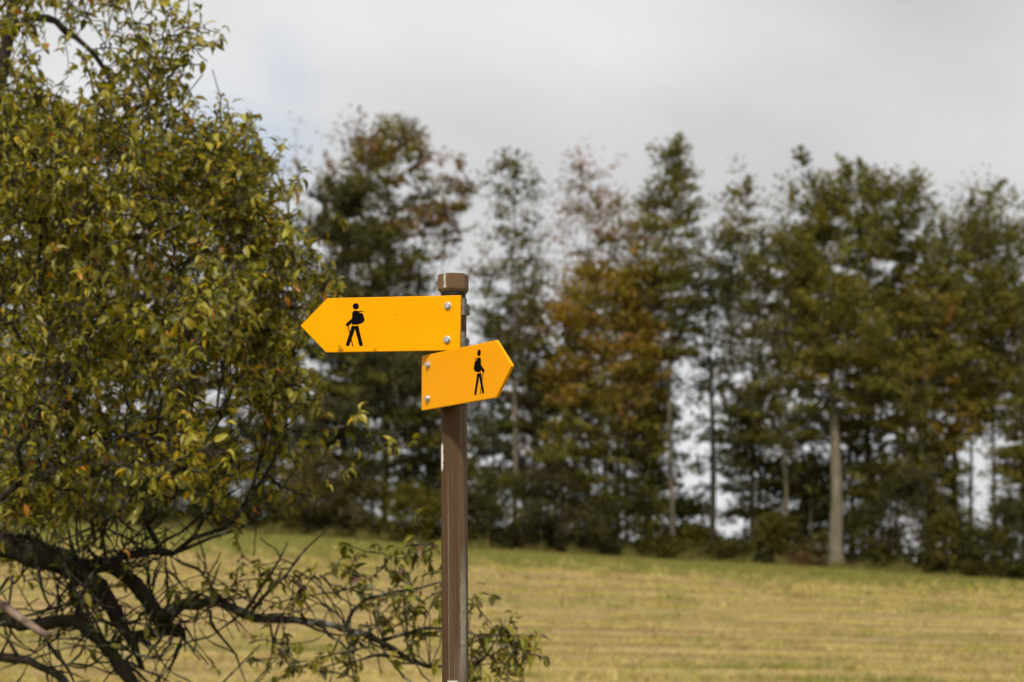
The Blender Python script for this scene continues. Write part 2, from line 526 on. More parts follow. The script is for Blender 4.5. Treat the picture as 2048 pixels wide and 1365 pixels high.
# ------------------------------------------------------------------ signpost
def yellow_paint():
    m, t = new_mat('yellow_enamel')
    c = N(t, 'ShaderNodeTexCoord')
    n1 = noise(t, c.outputs['Object'], 9, 4)
    rp = ramp(t, n1.outputs['Fac'], [(0.3, (0.92, 0.362, 0.0)), (0.75, (0.95, 0.388, 0.0))])
    col = rp.outputs[0]
    # small dirt marks: (u, v, radius)
    for (u, v, rad, dark) in ((-0.247, -0.057, 0.0085, 0.75), (-0.250, -0.0480, 0.005, 0.45), (-0.166, -0.0585, 0.006, 0.5), (-0.117, 0.020, 0.0022, 0.55), (0.19, 0.044, 0.0018, 0.5), (-0.02, -0.052, 0.0025, 0.4)):
        dn = N(t, 'ShaderNodeVectorMath', operation='DISTANCE')
        wob = N(t, 'ShaderNodeVectorMath', operation='MULTIPLY_ADD')
        nn = noise(t, c.outputs['Object'], 260, 3, 0.7)
        t.links.new(nn.outputs['Color'], wob.inputs[0]); wob.inputs[1].default_value = (0.012, 0, 0.012); t.links.new(c.outputs['Object'], wob.inputs[2])
        t.links.new(wob.outputs[0], dn.inputs[0]); dn.inputs[1].default_value = (u + 0.006, -0.0040, v + 0.006)
        mr = N(t, 'ShaderNodeMapRange'); mr.inputs['From Min'].default_value = rad; mr.inputs['From Max'].default_value = rad * 0.35; mr.inputs['To Max'].default_value = dark
        t.links.new(dn.outputs['Value'], mr.inputs['Value'])
        mx = N(t, 'ShaderNodeMix', data_type='RGBA')
        t.links.new(mr.outputs[0], mx.inputs['Factor']); t.links.new(col, mx.inputs['A']); mx.inputs['B'].default_value = (0.10, 0.05, 0.008, 1)
        col = mx.outputs['Result']
    b = N(t, 'ShaderNodeBsdfPrincipled')
    t.links.new(col, b.inputs['Base Color'])
    rr = ramp(t, n1.outputs['Fac'], [(0.3, (0.30,) * 3), (0.7, (0.42,) * 3)])
    t.links.new(rr.outputs[0], b.inputs['Roughness'])
    b.inputs['Specular IOR Level'].default_value = 0.06
    fine = noise(t, c.outputs['Object'], 700, 2)
    bp = N(t, 'ShaderNodeBump'); bp.inputs['Strength'].default_value = 0.06; bp.inputs['Distance'].default_value = 0.001
    t.links.new(fine.outputs['Fac'], bp.inputs['Height']); t.links.new(bp.outputs[0], b.inputs['Normal'])
    o = N(t, 'ShaderNodeOutputMaterial'); t.links.new(b.outputs[0], o.inputs[0])
    return m


def plain(name, colr, rough, metal=0.0, spec=0.4, var=0.2, scale=60):
    m, t = new_mat(name)
    c = N(t, 'ShaderNodeTexCoord')
    n1 = noise(t, c.outputs['Object'], scale, 4)
    lo = tuple(v * (1 - var) for v in colr); hi = tuple(min(1, v * (1 + var)) for v in colr)
    rp = ramp(t, n1.outputs['Fac'], [(0.3, lo), (0.7, hi)])
    b = N(t, 'ShaderNodeBsdfPrincipled')
    t.links.new(rp.outputs[0], b.inputs['Base Color'])
    b.inputs['Roughness'].default_value = rough; b.inputs['Metallic'].default_value = metal
    b.inputs['Specular IOR Level'].default_value = spec
    o = N(t, 'ShaderNodeOutputMaterial'); t.links.new(b.outputs[0], o.inputs[0])
    return m


def post_material(name, cap=False):
    """brown paint on pipe: long weather streaks, chalky lichen down one side, flaked white patch"""
    m, t = new_mat(name)
    c = N(t, 'ShaderNodeTexCoord'); O = c.outputs['Object']
    sep = N(t, 'ShaderNodeSeparateXYZ'); t.links.new(O, sep.inputs[0])
    streak = noise(t, O, 60, 5, 0.65, (4.0, 4.0, 0.06))
    blot = noise(t, O, 7, 5, 0.6, (1.5, 1.5, 0.45))
    fine = noise(t, O, 420, 3, 0.7, (1, 1, 0.25))
    base = ramp(t, streak.outputs['Fac'], [(0.26, (0.050, 0.026, 0.012)), (0.5, (0.086, 0.046, 0.022)), (0.74, (0.128, 0.082, 0.047))])
    if cap:
        base = ramp(t, blot.outputs['Fac'], [(0.3, (0.115, 0.068, 0.036)), (0.7, (0.19, 0.115, 0.060))])
    col = base.outputs[0]

    def mixin(fac, rgb):
        nonlocal col
        mx = N(t, 'ShaderNodeMix', data_type='RGBA')
        t.links.new(fac, mx.inputs['Factor']); t.links.new(col, mx.inputs['A']); mx.inputs['B'].default_value = (*rgb, 1)
        col = mx.outputs['Result']

    def mul(a, b):
        n_ = N(t, 'ShaderNodeMath', operation='MULTIPLY'); t.links.new(a, n_.inputs[0]); t.links.new(b, n_.inputs[1]); return n_.outputs[0]

    if not cap:
        ang = N(t, 'ShaderNodeMath', operation='ARCTAN2')     # 0 = right side, -pi/2 = towards the camera
        t.links.new(sep.outputs['Y'], ang.inputs[0]); t.links.new(sep.outputs['X'], ang.inputs[1])

        def band(src, centre, half, soft):
            s1 = N(t, 'ShaderNodeMath', operation='SUBTRACT'); t.links.new(src, s1.inputs[0]); s1.inputs[1].default_value = centre
            ab = N(t, 'ShaderNodeMath', operation='ABSOLUTE'); t.links.new(s1.outputs[0], ab.inputs[0])
            mr = N(t, 'ShaderNodeMapRange'); mr.inputs['From Min'].default_value = half + soft; mr.inputs['From Max'].default_value = half - soft * 0.2
            t.links.new(ab.outputs[0], mr.inputs['Value']); return mr.outputs[0]
        # wobbling coordinates so nothing has a ruled edge
        wz = N(t, 'ShaderNodeMath', operation='MULTIPLY_ADD'); t.links.new(blot.outputs['Fac'], wz.inputs[0]); wz.inputs[1].default_value = 0.9; t.links.new(ang.outputs[0], wz.inputs[2])
        # chalky grey lichen, right front, two stretches (object z = height)
        speck = ramp(t, fine.outputs['Fac'], [(0.36, (0.25,) * 3), (0.62, (1,) * 3)])
        f1 = mul(mul(band(wz.outputs[0], -0.38, 0.20, 0.16), band(sep.outputs['Z'], 1.612, 0.07, 0.09)), speck.outputs[0])
        mixin(f1, (0.36, 0.35, 0.29))
        f2 = mul(mul(band(wz.outputs[0], -0.40, 0.16, 0.3), band(sep.outputs['Z'], 1.90, 0.20, 0.20)), streak.outputs['Fac'])
        mixin(mul(f2, streak.outputs['Fac']), (0.20, 0.165, 0.11))
        f5 = mul(mul(band(wz.outputs[0], -0.55, 0.3, 0.4), band(sep.outputs['Z'], 1.47, 0.05, 0.06)), streak.outputs['Fac'])
        mixin(mul(f5, blot.outputs['Fac']), (0.30, 0.27, 0.22))
        # scratched seam
        f3 = mul(mul(band(ang.outputs[0], -2.02, 0.02, 0.03), band(sep.outputs['Z'], 1.62, 0.2, 0.1)), speck.outputs[0])
        mixin(f3, (0.27, 0.20, 0.14))
        # old white paint showing on the left
        wv = noise(t, O, 75, 4, 0.7)
        wa = N(t, 'ShaderNodeMath', operation='MULTIPLY_ADD'); t.links.new(wv.outputs['Fac'], wa.inputs[0]); wa.inputs[1].default_value = 0.7; t.links.new(ang.outputs[0], wa.inputs[2])
        f4 = mul(band(wa.outputs[0], -2.50, 0.30, 0.03), band(sep.outputs['Z'], 1.966, 0.025, 0.008))
        mixin(f4, (0.78, 0.74, 0.66))
        f6 = mul(band(wa.outputs[0], -1.42, 0.35, 0.05), band(sep.outputs['Z'], 1.462, 0.010, 0.004))
        mixin(f6, (0.70, 0.66, 0.60))
    b = N(t, 'ShaderNodeBsdfPrincipled')
    t.links.new(col, b.inputs['Base Color'])
    b.inputs['Roughness'].default_value = 0.62
    b.inputs['Specular IOR Level'].default_value = 0.22
    bp = N(t, 'ShaderNodeBump'); bp.inputs['Strength'].default_value = 0.25; bp.inputs['Distance'].default_value = 0.002
    t.links.new(streak.outputs['Fac'], bp.inputs['Height']); t.links.new(bp.outputs[0], b.inputs['Normal'])
    o = N(t, 'ShaderNodeOutputMaterial'); t.links.new(b.outputs[0], o.inputs[0])
    return m


M_yellow = yellow_paint()
M_black = plain('black_print', (0.004, 0.004, 0.004), 0.7, 0, 0.04)
M_zinc = plain('zinc_bolt', (0.58, 0.58, 0.56), 0.42, 0.85, 0.5, 0.35, 160)
M_galv = plain('galvanised_clamp', (0.17, 0.16, 0.145), 0.55, 0.4, 0.3, 0.4, 120)
M_dark = plain('dark_thread', (0.018, 0.015, 0.012), 0.6, 0, 0.3)
M_white = plain('white_dropping', (0.46, 0.43, 0.38), 0.8, 0, 0.2)
M_post = post_material('brown_post_paint')
M_cap = post_material('brown_cap_paint', True)

PX, PY = -0.1285, 5.37
BASEX = -0.1123


def py_mesh(name, v, f, smooth=False):
    me = bpy.data.meshes.new(name)
    me.from_pydata([tuple(p) for p in v], [], [tuple(q) for q in f])
    me.update()
    if smooth:
        for p in me.polygons: p.use_smooth = True
    return me


def bevel_obj(o, width, seg=2, angle=30):
    m = o.modifiers.new('bevel', 'BEVEL'); m.width = width; m.segments = seg; m.limit_method = 'ANGLE'; m.angle_limit = R(angle)
    return o


def prism(poly, a, b, axis_map):
    """extrude a polygon (list of (s,t)) from a to b; axis_map(s,t,w)->xyz"""
    n_ = len(poly)
    v = [axis_map(s, t, a) for s, t in poly] + [axis_map(s, t, b) for s, t in poly]
    f = [tuple(range(n_))[::-1], tuple(range(n_, 2 * n_))]
    f += [(i_, (i_ + 1) % n_, n_ + (i_ + 1) % n_, n_ + i_) for i_ in range(n_)]
    return v, f


gbase = gz(BASEX, PY)
post_root = thing('signpost', 'brown metal hiking trail signpost carrying two yellow arrow boards', 'signpost', (BASEX, PY, 0))
post_root.rotation_euler = (0, R(-0.48), 0)
post_inv = Matrix.Rotation(R(0.48), 4, 'Y') @ Matrix.Translation((-BASEX, -PY, 0))


def lathe(name, prof, seg=40):
    v, f = [], []
    for r_, z_ in prof:
        for s in range(seg):
            a_ = 2 * math.pi * s / seg
            v.append((r_ * math.cos(a_), r_ * math.sin(a_), z_))
    for k in range(len(prof) - 1):
        for s in range(seg):
            s2 = (s + 1) % seg
            f.append((k * seg + s, k * seg + s2, (k + 1) * seg + s2, (k + 1) * seg + s))
    return py_mesh(name, v, f, True)


prof = [(0.0292, gbase - 0.5)] + [(0.0292, gbase - 0.5 + q * (2.300 - gbase + 0.5)) for q in np.linspace(0.02, 1, 60)]
obj('post', lathe('post', prof + [(0.0262, 2.3015)]), M_post, post_root)
prof = [(0.0262, 2.3012)]
for k in range(6):    # dark screw thread under the cap
    z0 = 2.302 + k * 0.0060
    prof += [(0.0288, z0), (0.0288, z0 + 0.0012), (0.0268, z0 + 0.0030), (0.0268, z0 + 0.0040), (0.0288, z0 + 0.0056)]
prof += [(0.0262, 2.3400)]
obj('screw_thread', lathe('screw_thread', prof), M_dark, post_root)
cap_r = 0.0364
hexa = [(cap_r * math.cos(R(60 * k - 102)), cap_r * math.sin(R(60 * k - 102))) for k in range(6)]
hv, hf = [], []
for (sc_, z_) in ((0.86, 2.3360), (0.985, 2.3430), (1.0, 2.3440), (1.0, 2.3760), (0.93, 2.3785)):
    hv += [(s * sc_, t_ * sc_, z_) for s, t_ in hexa]
for k in range(4):
    for s in range(6):
        hf.append((k * 6 + s, k * 6 + (s + 1) % 6, k * 6 + 6 + (s + 1) % 6, k * 6 + 6 + s))
hf += [tuple(range(6))[::-1], tuple(range(24, 30))]
cap = bevel_obj(obj('post_cap', py_mesh('post_cap', hv, hf), M_cap, post_root), 0.0030, 3, 25)
# white dropping running down the cap's left front face
fa, fb = Vector((*hexa[5], 0)), Vector((*hexa[0], 0))
fn = Vector((fa.y + fb.y, -(fa.x + fb.x), 0))
mid = (fa + fb) / 2; out = mid.normalized(); along = (fb - fa).normalized()
if out.y > 0: out = -out
streak_poly = [(-0.0022, 2.3762), (-0.0030, 2.366), (-0.0022, 2.357), (-0.0030, 2.3505), (-0.0036, 2.3475), (-0.0020, 2.3455), (0.0008, 2.3452), (0.0034, 2.3468), (0.0036, 2.350), (0.0018, 2.354), (0.0020, 2.363), (0.0030, 2.3762)]
sv, sf = [], []
for off_ in (0.0001, 0.0005):
    for s, z_ in streak_poly:
        q = mid + along * (s * 1.35 + 0.004) + out * off_
        sv.append((q.x, q.y, z_))
nn_ = len(streak_poly)
sf = [tuple(range(nn_)), tuple(range(nn_, 2 * nn_))] + [(k, (k + 1) % nn_, nn_ + (k + 1) % nn_, nn_ + k) for k in range(nn_)]
obj('white_streak', py_mesh('white_streak', sv, sf), M_white, cap)


# hiker pictogram, drawn in its own units (millimetres of the board, u to the tip side, v up)
def hiker_pieces():
    def T(x, y):          # from measuring grid to (u from tip, v)
        X = 600 + x / 9.75; Yp = 580 + y / 9.75
        u = (X - 601.5) / 320.5 * 0.373
        yc = 652.0 - (X - 656) * 0.0255
        return u, (yc - Yp) / 109.0 * 0.123
    def circ(cx, cy, r_, n_=28, rx=1):
        return [T(cx + r_ * math.cos(2 * math.pi * k / n_), cy + r_ * math.sin(2 * math.pi * k / n_)) for k in range(n_)]
    def caps(x0, y0, x1, y1, r_):
        a_ = math.atan2(y1 - y0, x1 - x0); p = []
        for k in range(13): b_ = a_ - math.pi / 2 + math.pi * k / 12; p.append(T(x1 + r_ * math.cos(b_), y1 + r_ * math.sin(b_)))
        for k in range(13): b_ = a_ + math.pi / 2 + math.pi * k / 12; p.append(T(x0 + r_ * math.cos(b_), y0 + r_ * math.sin(b_)))
        return p
    tor = [(1033, 690), (1033, 480), (1042, 445), (1062, 420), (1100, 410), (1135, 420), (1160, 422), (1195, 418), (1230, 420), (1256, 432), (1252, 443),
           (1228, 438), (1200, 436), (1176, 438), (1174, 456), (1205, 457), (1230, 464), (1250, 486), (1270, 545), (1284, 598), (1272, 624), (1228, 662), (1205, 671), (1168, 674), (1163, 690)]
    return [circ(1102, 330, 62), [T(*q) for q in tor], caps(1052, 592, 946, 690, 33),
            [T(*q) for q in ((1030, 714), (1166, 714), (1182, 770), (1140, 930), (1097, 772), (1050, 930), (1012, 770))],
            caps(1064, 745, 963, 1074, 37), caps(1131, 745, 1221, 1071, 37), caps(963, 725, 1062, 1106, 10)]


HIKER = hiker_pieces()
H2 = 0.0615


def make_board(yaw, roll, off, zc, flip, label, tip):
    """flip=-1: tip to the left.  Local axes: x along board, z up, -y = face normal; origin at bolt line"""
    y_, r_ = R(yaw), R(roll)
    du = Vector((math.cos(y_), -math.sin(y_), 0)); nrm = Vector((-math.sin(y_), -math.cos(y_), 0)); up = Vector((0, 0, 1))
    U = du * math.cos(r_) + up * math.sin(r_); Vv = up * math.cos(r_) - du * math.sin(r_)
    c = Vector((PX, PY, zc)) + nrm * off
    M = Matrix(((U.x, -nrm.x, Vv.x, c.x), (U.y, -nrm.y, Vv.y, c.y), (U.z, -nrm.z, Vv.z, c.z), (0, 0, 0, 1)))
    t_ = 0.0075
    poly = [(-0.030, -H2), (tip - 0.062, -H2), (tip, 0), (tip - 0.062, H2), (-0.030, H2)]
    poly = [(s * flip, v_) for s, v_ in poly]
    if flip > 0: pass
    else: poly = poly[::-1]
    v, f = prism(poly, -0.0040, -0.0040 + t_, lambda s, t2, w_: (s, w_, t2))
    b = obj('sign_board', py_mesh('sign_board', v, f), M_yellow, post_root)
    b.matrix_parent_inverse = Matrix.Identity(4)
    b.matrix_basis = post_inv @ M
    bevel_obj(b, 0.0012, 2)
    b['label'] = label
    # pictogram
    pv, pf = [], []
    for k, pc in enumerate(HIKER):
        i0 = len(pv)
        for (u, v_) in pc:
            pv.append(((tip - u) * flip, -0.00425 - 0.00003 * k, v_))
        idx = list(range(i0, i0 + len(pc)))
        pf.append(idx if flip < 0 else idx[::-1])
    obj('hiker_pictogram', py_mesh('hiker_pictogram', pv, pf), M_black, b)
    # bolts and clamps
    for v_ in (0.038, -0.038):
        bv, bf = [], []
        rings = [(0.0086, -0.0041, 24), (0.0086, -0.0053, 24), (0.0080, -0.0056, 24)]
        for r0, w_, s_ in rings:
            bv += [(r0 * math.cos(2 * math.pi * k / 24), w_, r0 * math.sin(2 * math.pi * k / 24)) for k in range(24)]
        for q in range(2):
            bf += [(q * 24 + k, q * 24 + (k + 1) % 24, q * 24 + 24 + (k + 1) % 24, q * 24 + 24 + k) for k in range(24)]
        bf.append(tuple(range(48, 72)))
        rot = random.uniform(0, 60)
        i0 = len(bv)
        for r0, w_ in ((0.0070, -0.0055), (0.0070, -0.0098), (0.0060, -0.0108)):
            bv += [(r0 * math.cos(R(60 * k + rot)), w_, r0 * math.sin(R(60 * k + rot))) for k in range(6)]
        for q in range(2):
            bf += [(i0 + q * 6 + k, i0 + q * 6 + (k + 1) % 6, i0 + q * 6 + 6 + (k + 1) % 6, i0 + q * 6 + 6 + k) for k in range(6)]
        bf.append(tuple(range(i0 + 12, i0 + 18)))
        bo = obj('bolt', py_mesh('bolt', bv, bf), M_zinc, b)
        bo.location = (0, 0, v_)
        # clamp: channel between board and post plus a band round the post
        ch = [(-0.0285, 0.0038), (0.036, 0.0038), (0.036, 0.026), (0.0275, 0.036), (0.0262, 0.035), (0.0335, 0.0255), (0.0335, 0.0065), (-0.026, 0.0065), (-0.026, 0.021), (-0.0225, 0.030), (-0.0235, 0.030), (-0.0285, 0.022)]
        cv, cf = prism([(s, w_) for s, w_ in ch], v_ - 0.019, v_ + 0.019, lambda s, w_, z_: (s, w_, z_))
        i0 = len(cv)
        ax_y = off        # local y of the post axis
        for z_ in (v_ - 0.011, v_ + 0.011):
            for r0 in (0.0300, 0.0322):
                for k in range(33):
                    a_ = R(-215 + 250 * k / 32 + 0) if False else R(-40 + 260 * k / 32)
                    cv.append((r0 * math.cos(a_), ax_y + r0 * math.sin(a_), z_))
        for k in range(32):
            a0, b0, a1, b1 = i0 + k, i0 + 33 + k, i0 + 66 + k, i0 + 99 + k
            cf += [(a0, b0, b0 + 1, a0 + 1), (a1, a1 + 1, b1 + 1, b1), (b0, b1, b1 + 1, b0 + 1), (a0, a0 + 1, a1 + 1, a1)]
        # tightening lugs with screws at each side
        for sgn in (-1, 1):
            lug, lf = prism([(sgn * 0.0265, 0.034), (sgn * 0.0385, 0.034), (sgn * 0.0385, 0.044), (sgn * 0.0310, 0.050), (sgn * 0.0285, 0.050)], v_ - 0.014, v_ + 0.006, lambda s, w_, z_: (s, w_, z_))
            j0 = len(cv); cv += lug; cf += [tuple(j0 + q for q in ff) for ff in lf]
            for dz in (-0.010, 0.001):
                scw, sf_ = prism([(0.0022 * math.cos(R(60 * k)), 0.0022 * math.sin(R(60 * k))) for k in range(6)], sgn * 0.036, sgn * 0.0400, lambda s, t2, w_: (w_, 0.040 + s, v_ + dz + t2))
                j0 = len(cv); cv += scw; cf += [tuple(j0 + q for q in ff) for ff in sf_]
        obj('clamp', py_mesh('clamp', cv, cf), M_galv, b)
    return b


make_board(14, -0.9, 0.058, 2.2605, -1, 'yellow arrow board pointing left, seen face on', 0.3435)
make_board(57.4, 0.0, 0.064, 2.1315, 1, 'yellow arrow board pointing right, turned away at an angle', 0.3435)


# ------------------------------------------------------------------ tree growing
def grow(nodes, par, att, rng, up=0.3, seg=0.6, jit=0.06, axis=None, below=0.0):
    """attach each attractor to the nearest node of the skeleton by a bent branch; returns nodes, parents, chains, tips"""
    cap_n = len(nodes) + len(att) * 8 + 10
    Pn = np.zeros((cap_n, 3)); Pn[:len(nodes)] = nodes
    par = list(par); cnt = len(nodes)
    chains, tips = [], []
    for a in att:
        q = a.copy()
        if axis is not None:
            q[2] -= up * math.hypot(a[0] - axis[0], a[1] - axis[1])
        d = np.linalg.norm(Pn[:cnt] - q, axis=1) + 0.35 * np.maximum(0, Pn[:cnt, 2] - a[2] + 0.3)
        if below: d = d + below * np.maximum(0, a[2] - Pn[:cnt, 2] - 0.35)
        jn = int(np.argmin(d))
        s = Pn[jn]; L = np.linalg.norm(a - s)
        if L < 0.05:
            tips.append(jn); continue
        m = int(np.clip(round(L / seg), 2, 7))
        mid_ = (s + a) / 2 + np.array([0, 0, 1]) * L * (-0.12 if a[2] > s[2] else 0.14) + rng.normal(0, jit * L, 3)
        pts = bezier(s, mid_, a, m + 1)[1:]
        pts[:-1] += rng.normal(0, jit * seg, pts[:-1].shape)
        idx = [jn]
        for p in pts:
            Pn[cnt] = p; par.append(idx[-1]); idx.append(cnt); cnt += 1
        chains.append(idx); tips.append(idx[-1])
    return Pn[:cnt], np.array(par), chains, tips


def pipe_radii(par, n_, r0, ex=2.3):
    acc = np.zeros(n_); kids = np.zeros(n_, int)
    for k in range(n_):
        if par[k] >= 0: kids[par[k]] += 1
    rad = np.zeros(n_)
    for k in range(n_ - 1, -1, -1):
        rad[k] = r0 if acc[k] == 0 else max(r0, acc[k] ** (1 / ex))
        if par[k] >= 0: acc[par[k]] += rad[k] ** ex
    return rad


def leaf_quads(cent, size, rng, flat=0.6):
    n_ = len(cent)
    nr = rng.normal(0, 1, (n_, 3)); nr[:, 2] += flat * 2.2
    nr /= np.linalg.norm(nr, axis=1)[:, None]
    tg = np.cross(nr, rng.normal(0, 1, (n_, 3))); tg /= np.linalg.norm(tg, axis=1)[:, None] + 1e-9
    bt = np.cross(nr, tg)
    L = (size * rng.uniform(0.6, 1.35, n_))[:, None] * 0.5
    Wd = L * rng.uniform(0.5, 0.8, (n_, 1))
    v = np.stack([cent + tg * L, cent + bt * Wd, cent - tg * L - nr * L * 0.25, cent - bt * Wd], 1).reshape(-1, 3)
    return v, np.arange(4 * n_).reshape(-1, 4)


PROFILE = {
    'dome': lambda t: np.where(t > 0.4, np.sqrt(np.clip(1 - ((t - 0.4) / 0.62) ** 2.6, 0, 1)), 0.55 + 0.45 * t / 0.4),
    'oval': lambda t: np.sin(np.pi * np.clip(0.10 + 0.86 * t, 0, 1)) ** 0.75,
    'cone': lambda t: 0.10 + 0.90 * (1 - t) ** 0.85,
    'spire': lambda t: 0.12 + 0.88 * np.sin(np.pi * np.clip(0.25 + 0.72 * (1 - t) * 0.9, 0, 1)) * (1 - t) ** 0.5,
    'tall': lambda t: 0.35 + 0.65 * np.sin(np.pi * np.clip(0.15 + 0.8 * t, 0, 1)),
}
FR = np.random.default_rng(21)


def forest_tree(px, Y, top, cbase, rad_px, prof, cols, wts, label, n_cl=110, per=75, leaf=0.30, trunk_px=11, bark=None,
                name='broadleaf_tree', cat='tree', cl=(0.95, 0.36), off_px=0, low=None, droop=0.0, lean=0.0, group='trees along the edge of the wood'):
    rng = FR
    b = P3(px, 1100, Y); x0 = b[0]; z0 = gz(x0, Y)
    zt = P3(px, top, Y)[2]; zc = P3(px, cbase, Y)[2]
    s = Y / FPX
    Rm = rad_px * s * 1.10; Ht = zt - z0
    offx = off_px * s
    root = thing(name, label, cat, (x0, Y, z0), group)
    # crown attractors, local coordinates
    n_cl = int(n_cl * 1.3)
    t = np.clip(rng.beta(1.15, 1.1, n_cl * 2), 0, 1)
    pr = PROFILE[prof](t)
    keep_ = rng.uniform(0, 1, len(t)) < (0.35 + 0.65 * pr)
    t, pr = t[keep_][:n_cl], pr[keep_][:n_cl]
    m = len(t)
    th = rng.uniform(0, 2 * np.pi, m)
    ph = rng.uniform(0, 6.28, 4)
    irr = 1 + 0.22 * np.sin(3 * th + ph[0] + 4 * t) + 0.16 * np.sin(5 * th + ph[1] - 7 * t) + rng.normal(0, 0.08, m)
    rr = Rm * pr * irr * rng.uniform(0.05, 1, m) ** (0.38 if prof == 'dome' else 0.5)
    # most sprays gather round the ends of a few boughs
    K = max(5, m // 8)
    own = rng.integers(0, K, m); gath = rng.uniform(0, 1, m) < (0.25 if prof == 'dome' or rad_px < 80 else 0.58)
    lead = rng.choice(m, K, replace=False)
    dth = (th[lead][own] + rng.normal(0, 0.38, m)); dt_ = np.clip(t[lead][own] + rng.normal(0, 0.07, m), 0, 1.02); drr = rr[lead][own] * 0.35 + 0.65 * np.maximum(rr[lead][own], 0.55 * Rm * pr[lead][own]) + rng.normal(0, 0.14, m) * Rm
    th = np.where(gath, dth, th); t = np.where(gath, dt_, t); rr = np.where(gath, np.abs(drr), rr)
    zz = (zc - z0) + t * (zt - zc)
    zz = zz - 0.20 * np.sin(2 * np.pi * (zz + 0.12 * rr) / 1.45)      # foliage lies in tiers
    bend = lambda z_: np.array([offx * smooth(0.2, 0.8, z_ / Ht) + lean * z_ / Ht, 0])
    ax = np.array([bend(z_) for z_ in zz])
    att = np.stack([ax[:, 0] + rr * np.cos(th), rr * np.sin(th), zz - droop * rr], -1)
    # trunk
    zs = np.arange(0, Ht * 0.93, 0.6)
    wob = rng.uniform(-1, 1, 4)
    tk = np.stack([np.array([bend(z_)[0] for z_ in zs]) + 0.10 * np.sin(zs * 0.35 + wob[0] * 3) * np.minimum(zs / 4, 1), 0.10 * np.sin(zs * 0.3 + wob[1] * 3) * np.minimum(zs / 4, 1), zs - 0.0], -1)
    tk[0, 2] = -0.4
    att = att[np.argsort(rr)]
    lo_i = int(np.searchsorted(zs, max(1.0, (zc - z0) * 0.75)))
    nodes = tk
    par = [-1] + list(range(len(tk) - 1))
    axis = (0, 0)
    Pn, pa, chains, tips = grow(nodes, par, att, rng, up=(0.45 if droop == 0 else -droop), seg=1.0, jit=0.07, axis=axis)
    rad = pipe_radii(pa, len(Pn), 0.014)
    tr_r = trunk_px * s * 0.56
    tw = Tubes()
    taper = tr_r * (1 - 0.86 * (zs / max(zs[-1], 1)) ** 1.1) * (1 + 0.45 * np.exp(-zs / 0.5))
    tw.add(tk, taper, 9, 0.05, rng)
    for ch in chains:
        r_ = rad[ch].copy(); r_[0] = r_[1]
        r_ = np.minimum(r_, tr_r * 0.42)
        tw.add(Pn[ch], r_, 4, 0, rng)
    obj('trunk', tw.mesh('trunk'), bark or M_bark_grey, root)
    # leaves: on the clumps and a few along the branches
    ap = np.array([Pn[k] for k in tips]); m = len(ap)
    cnts = np.maximum(4, rng.poisson(per * 1.75, m) * rng.uniform(0.45, 1.5, m)).astype(int)
    cid = np.repeat(np.arange(m), cnts)
    dirs = np.array([Pn[k] - Pn[pa[k]] for k in tips]); dirs /= np.linalg.norm(dirs, axis=1)[:, None] + 1e-9
    tt = np.clip((ap[:, 2] - (zc - z0)) / (zt - zc), 0, 1)
    dirs[:, 2] += 0.75 * tt ** 1.5 - (0.15 if droop == 0 else 0.35)
    dirs[:, 2] *= np.where(tt < 0.7, 0.45, 1.0)
    dirs += rng.normal(0, 1, dirs.shape) * np.array([0.22, 0.22, 0.10])
    dirs /= np.linalg.norm(dirs, axis=1)[:, None]
    side = np.cross(dirs, np.array([0, 0, 1.0]) + rng.normal(0, 0.15, dirs.shape)); side /= np.linalg.norm(side, axis=1)[:, None] + 1e-9
    upv = np.cross(side, dirs)
    ln_ = cl[0] * rng.uniform(1.0, 2.0, m)
    # a spray: 5 twig rays fanning from the branch end
    u_ = rng.uniform(0, 1, len(cid)) ** 0.8
    fan = rng.integers(-3, 4, len(cid)) * 0.36
    lat = u_ * np.sin(fan) + rng.uniform(-0.09, 0.09, len(cid))
    fwd = u_ * np.cos(fan) * 1.15 - 0.30
    g = (dirs[cid] * fwd[:, None] + side[cid] * lat[:, None]) * ln_[cid][:, None] + upv[cid] * (rng.uniform(-1, 1, len(cid)) * cl[1] * 0.45)[:, None]
    cent = ap[cid] + g
    cent[:, 2] -= 0.10 * ln_[cid] * u_ ** 2
    ccol = pal(m, cols, wts, 0.18, rng)
    if low is not None:
        tl = np.clip(1 - (ap[:, 2] - (zc - z0)) / (zt - zc), 0, 1)
        sw = rng.uniform(0, 1, m) < smooth(low[1], low[1] + 0.35, tl)
        if sw.any(): ccol[sw] = pal(int(sw.sum()), low[0], [1] * len(low[0]), 0.18, rng)
    lc = 1.15 * ccol[cid] * rng.uniform(0.7, 1.3, (len(cid), 1)) * rng.uniform(0.93, 1.07, (len(cid), 3))
    v, f = leaf_quads(cent, np.full(len(cid), leaf * 0.80), rng)
    obj('crown', np_mesh('crown', v, f, lc), M_leaf_far, root)
    return root


OLIVE = (0.130, 0.119, 0.027); OLIVE2 = (0.170, 0.146, 0.031); DGREEN = (0.082, 0.083, 0.034); MGREEN = (0.122, 0.117, 0.029)
GOLD = (0.27, 0.180, 0.030); GOLD2 = (0.22, 0.160, 0.030); RUST = (0.23, 0.135, 0.06); PINK = (0.30, 0.18, 0.115); ORANGE = (0.25, 0.150, 0.045); BROWN = (0.150, 0.122, 0.060)
GREYGREEN = (0.105, 0.105, 0.048)
FIR = (0.062, 0.064, 0.031)

T = forest_tree
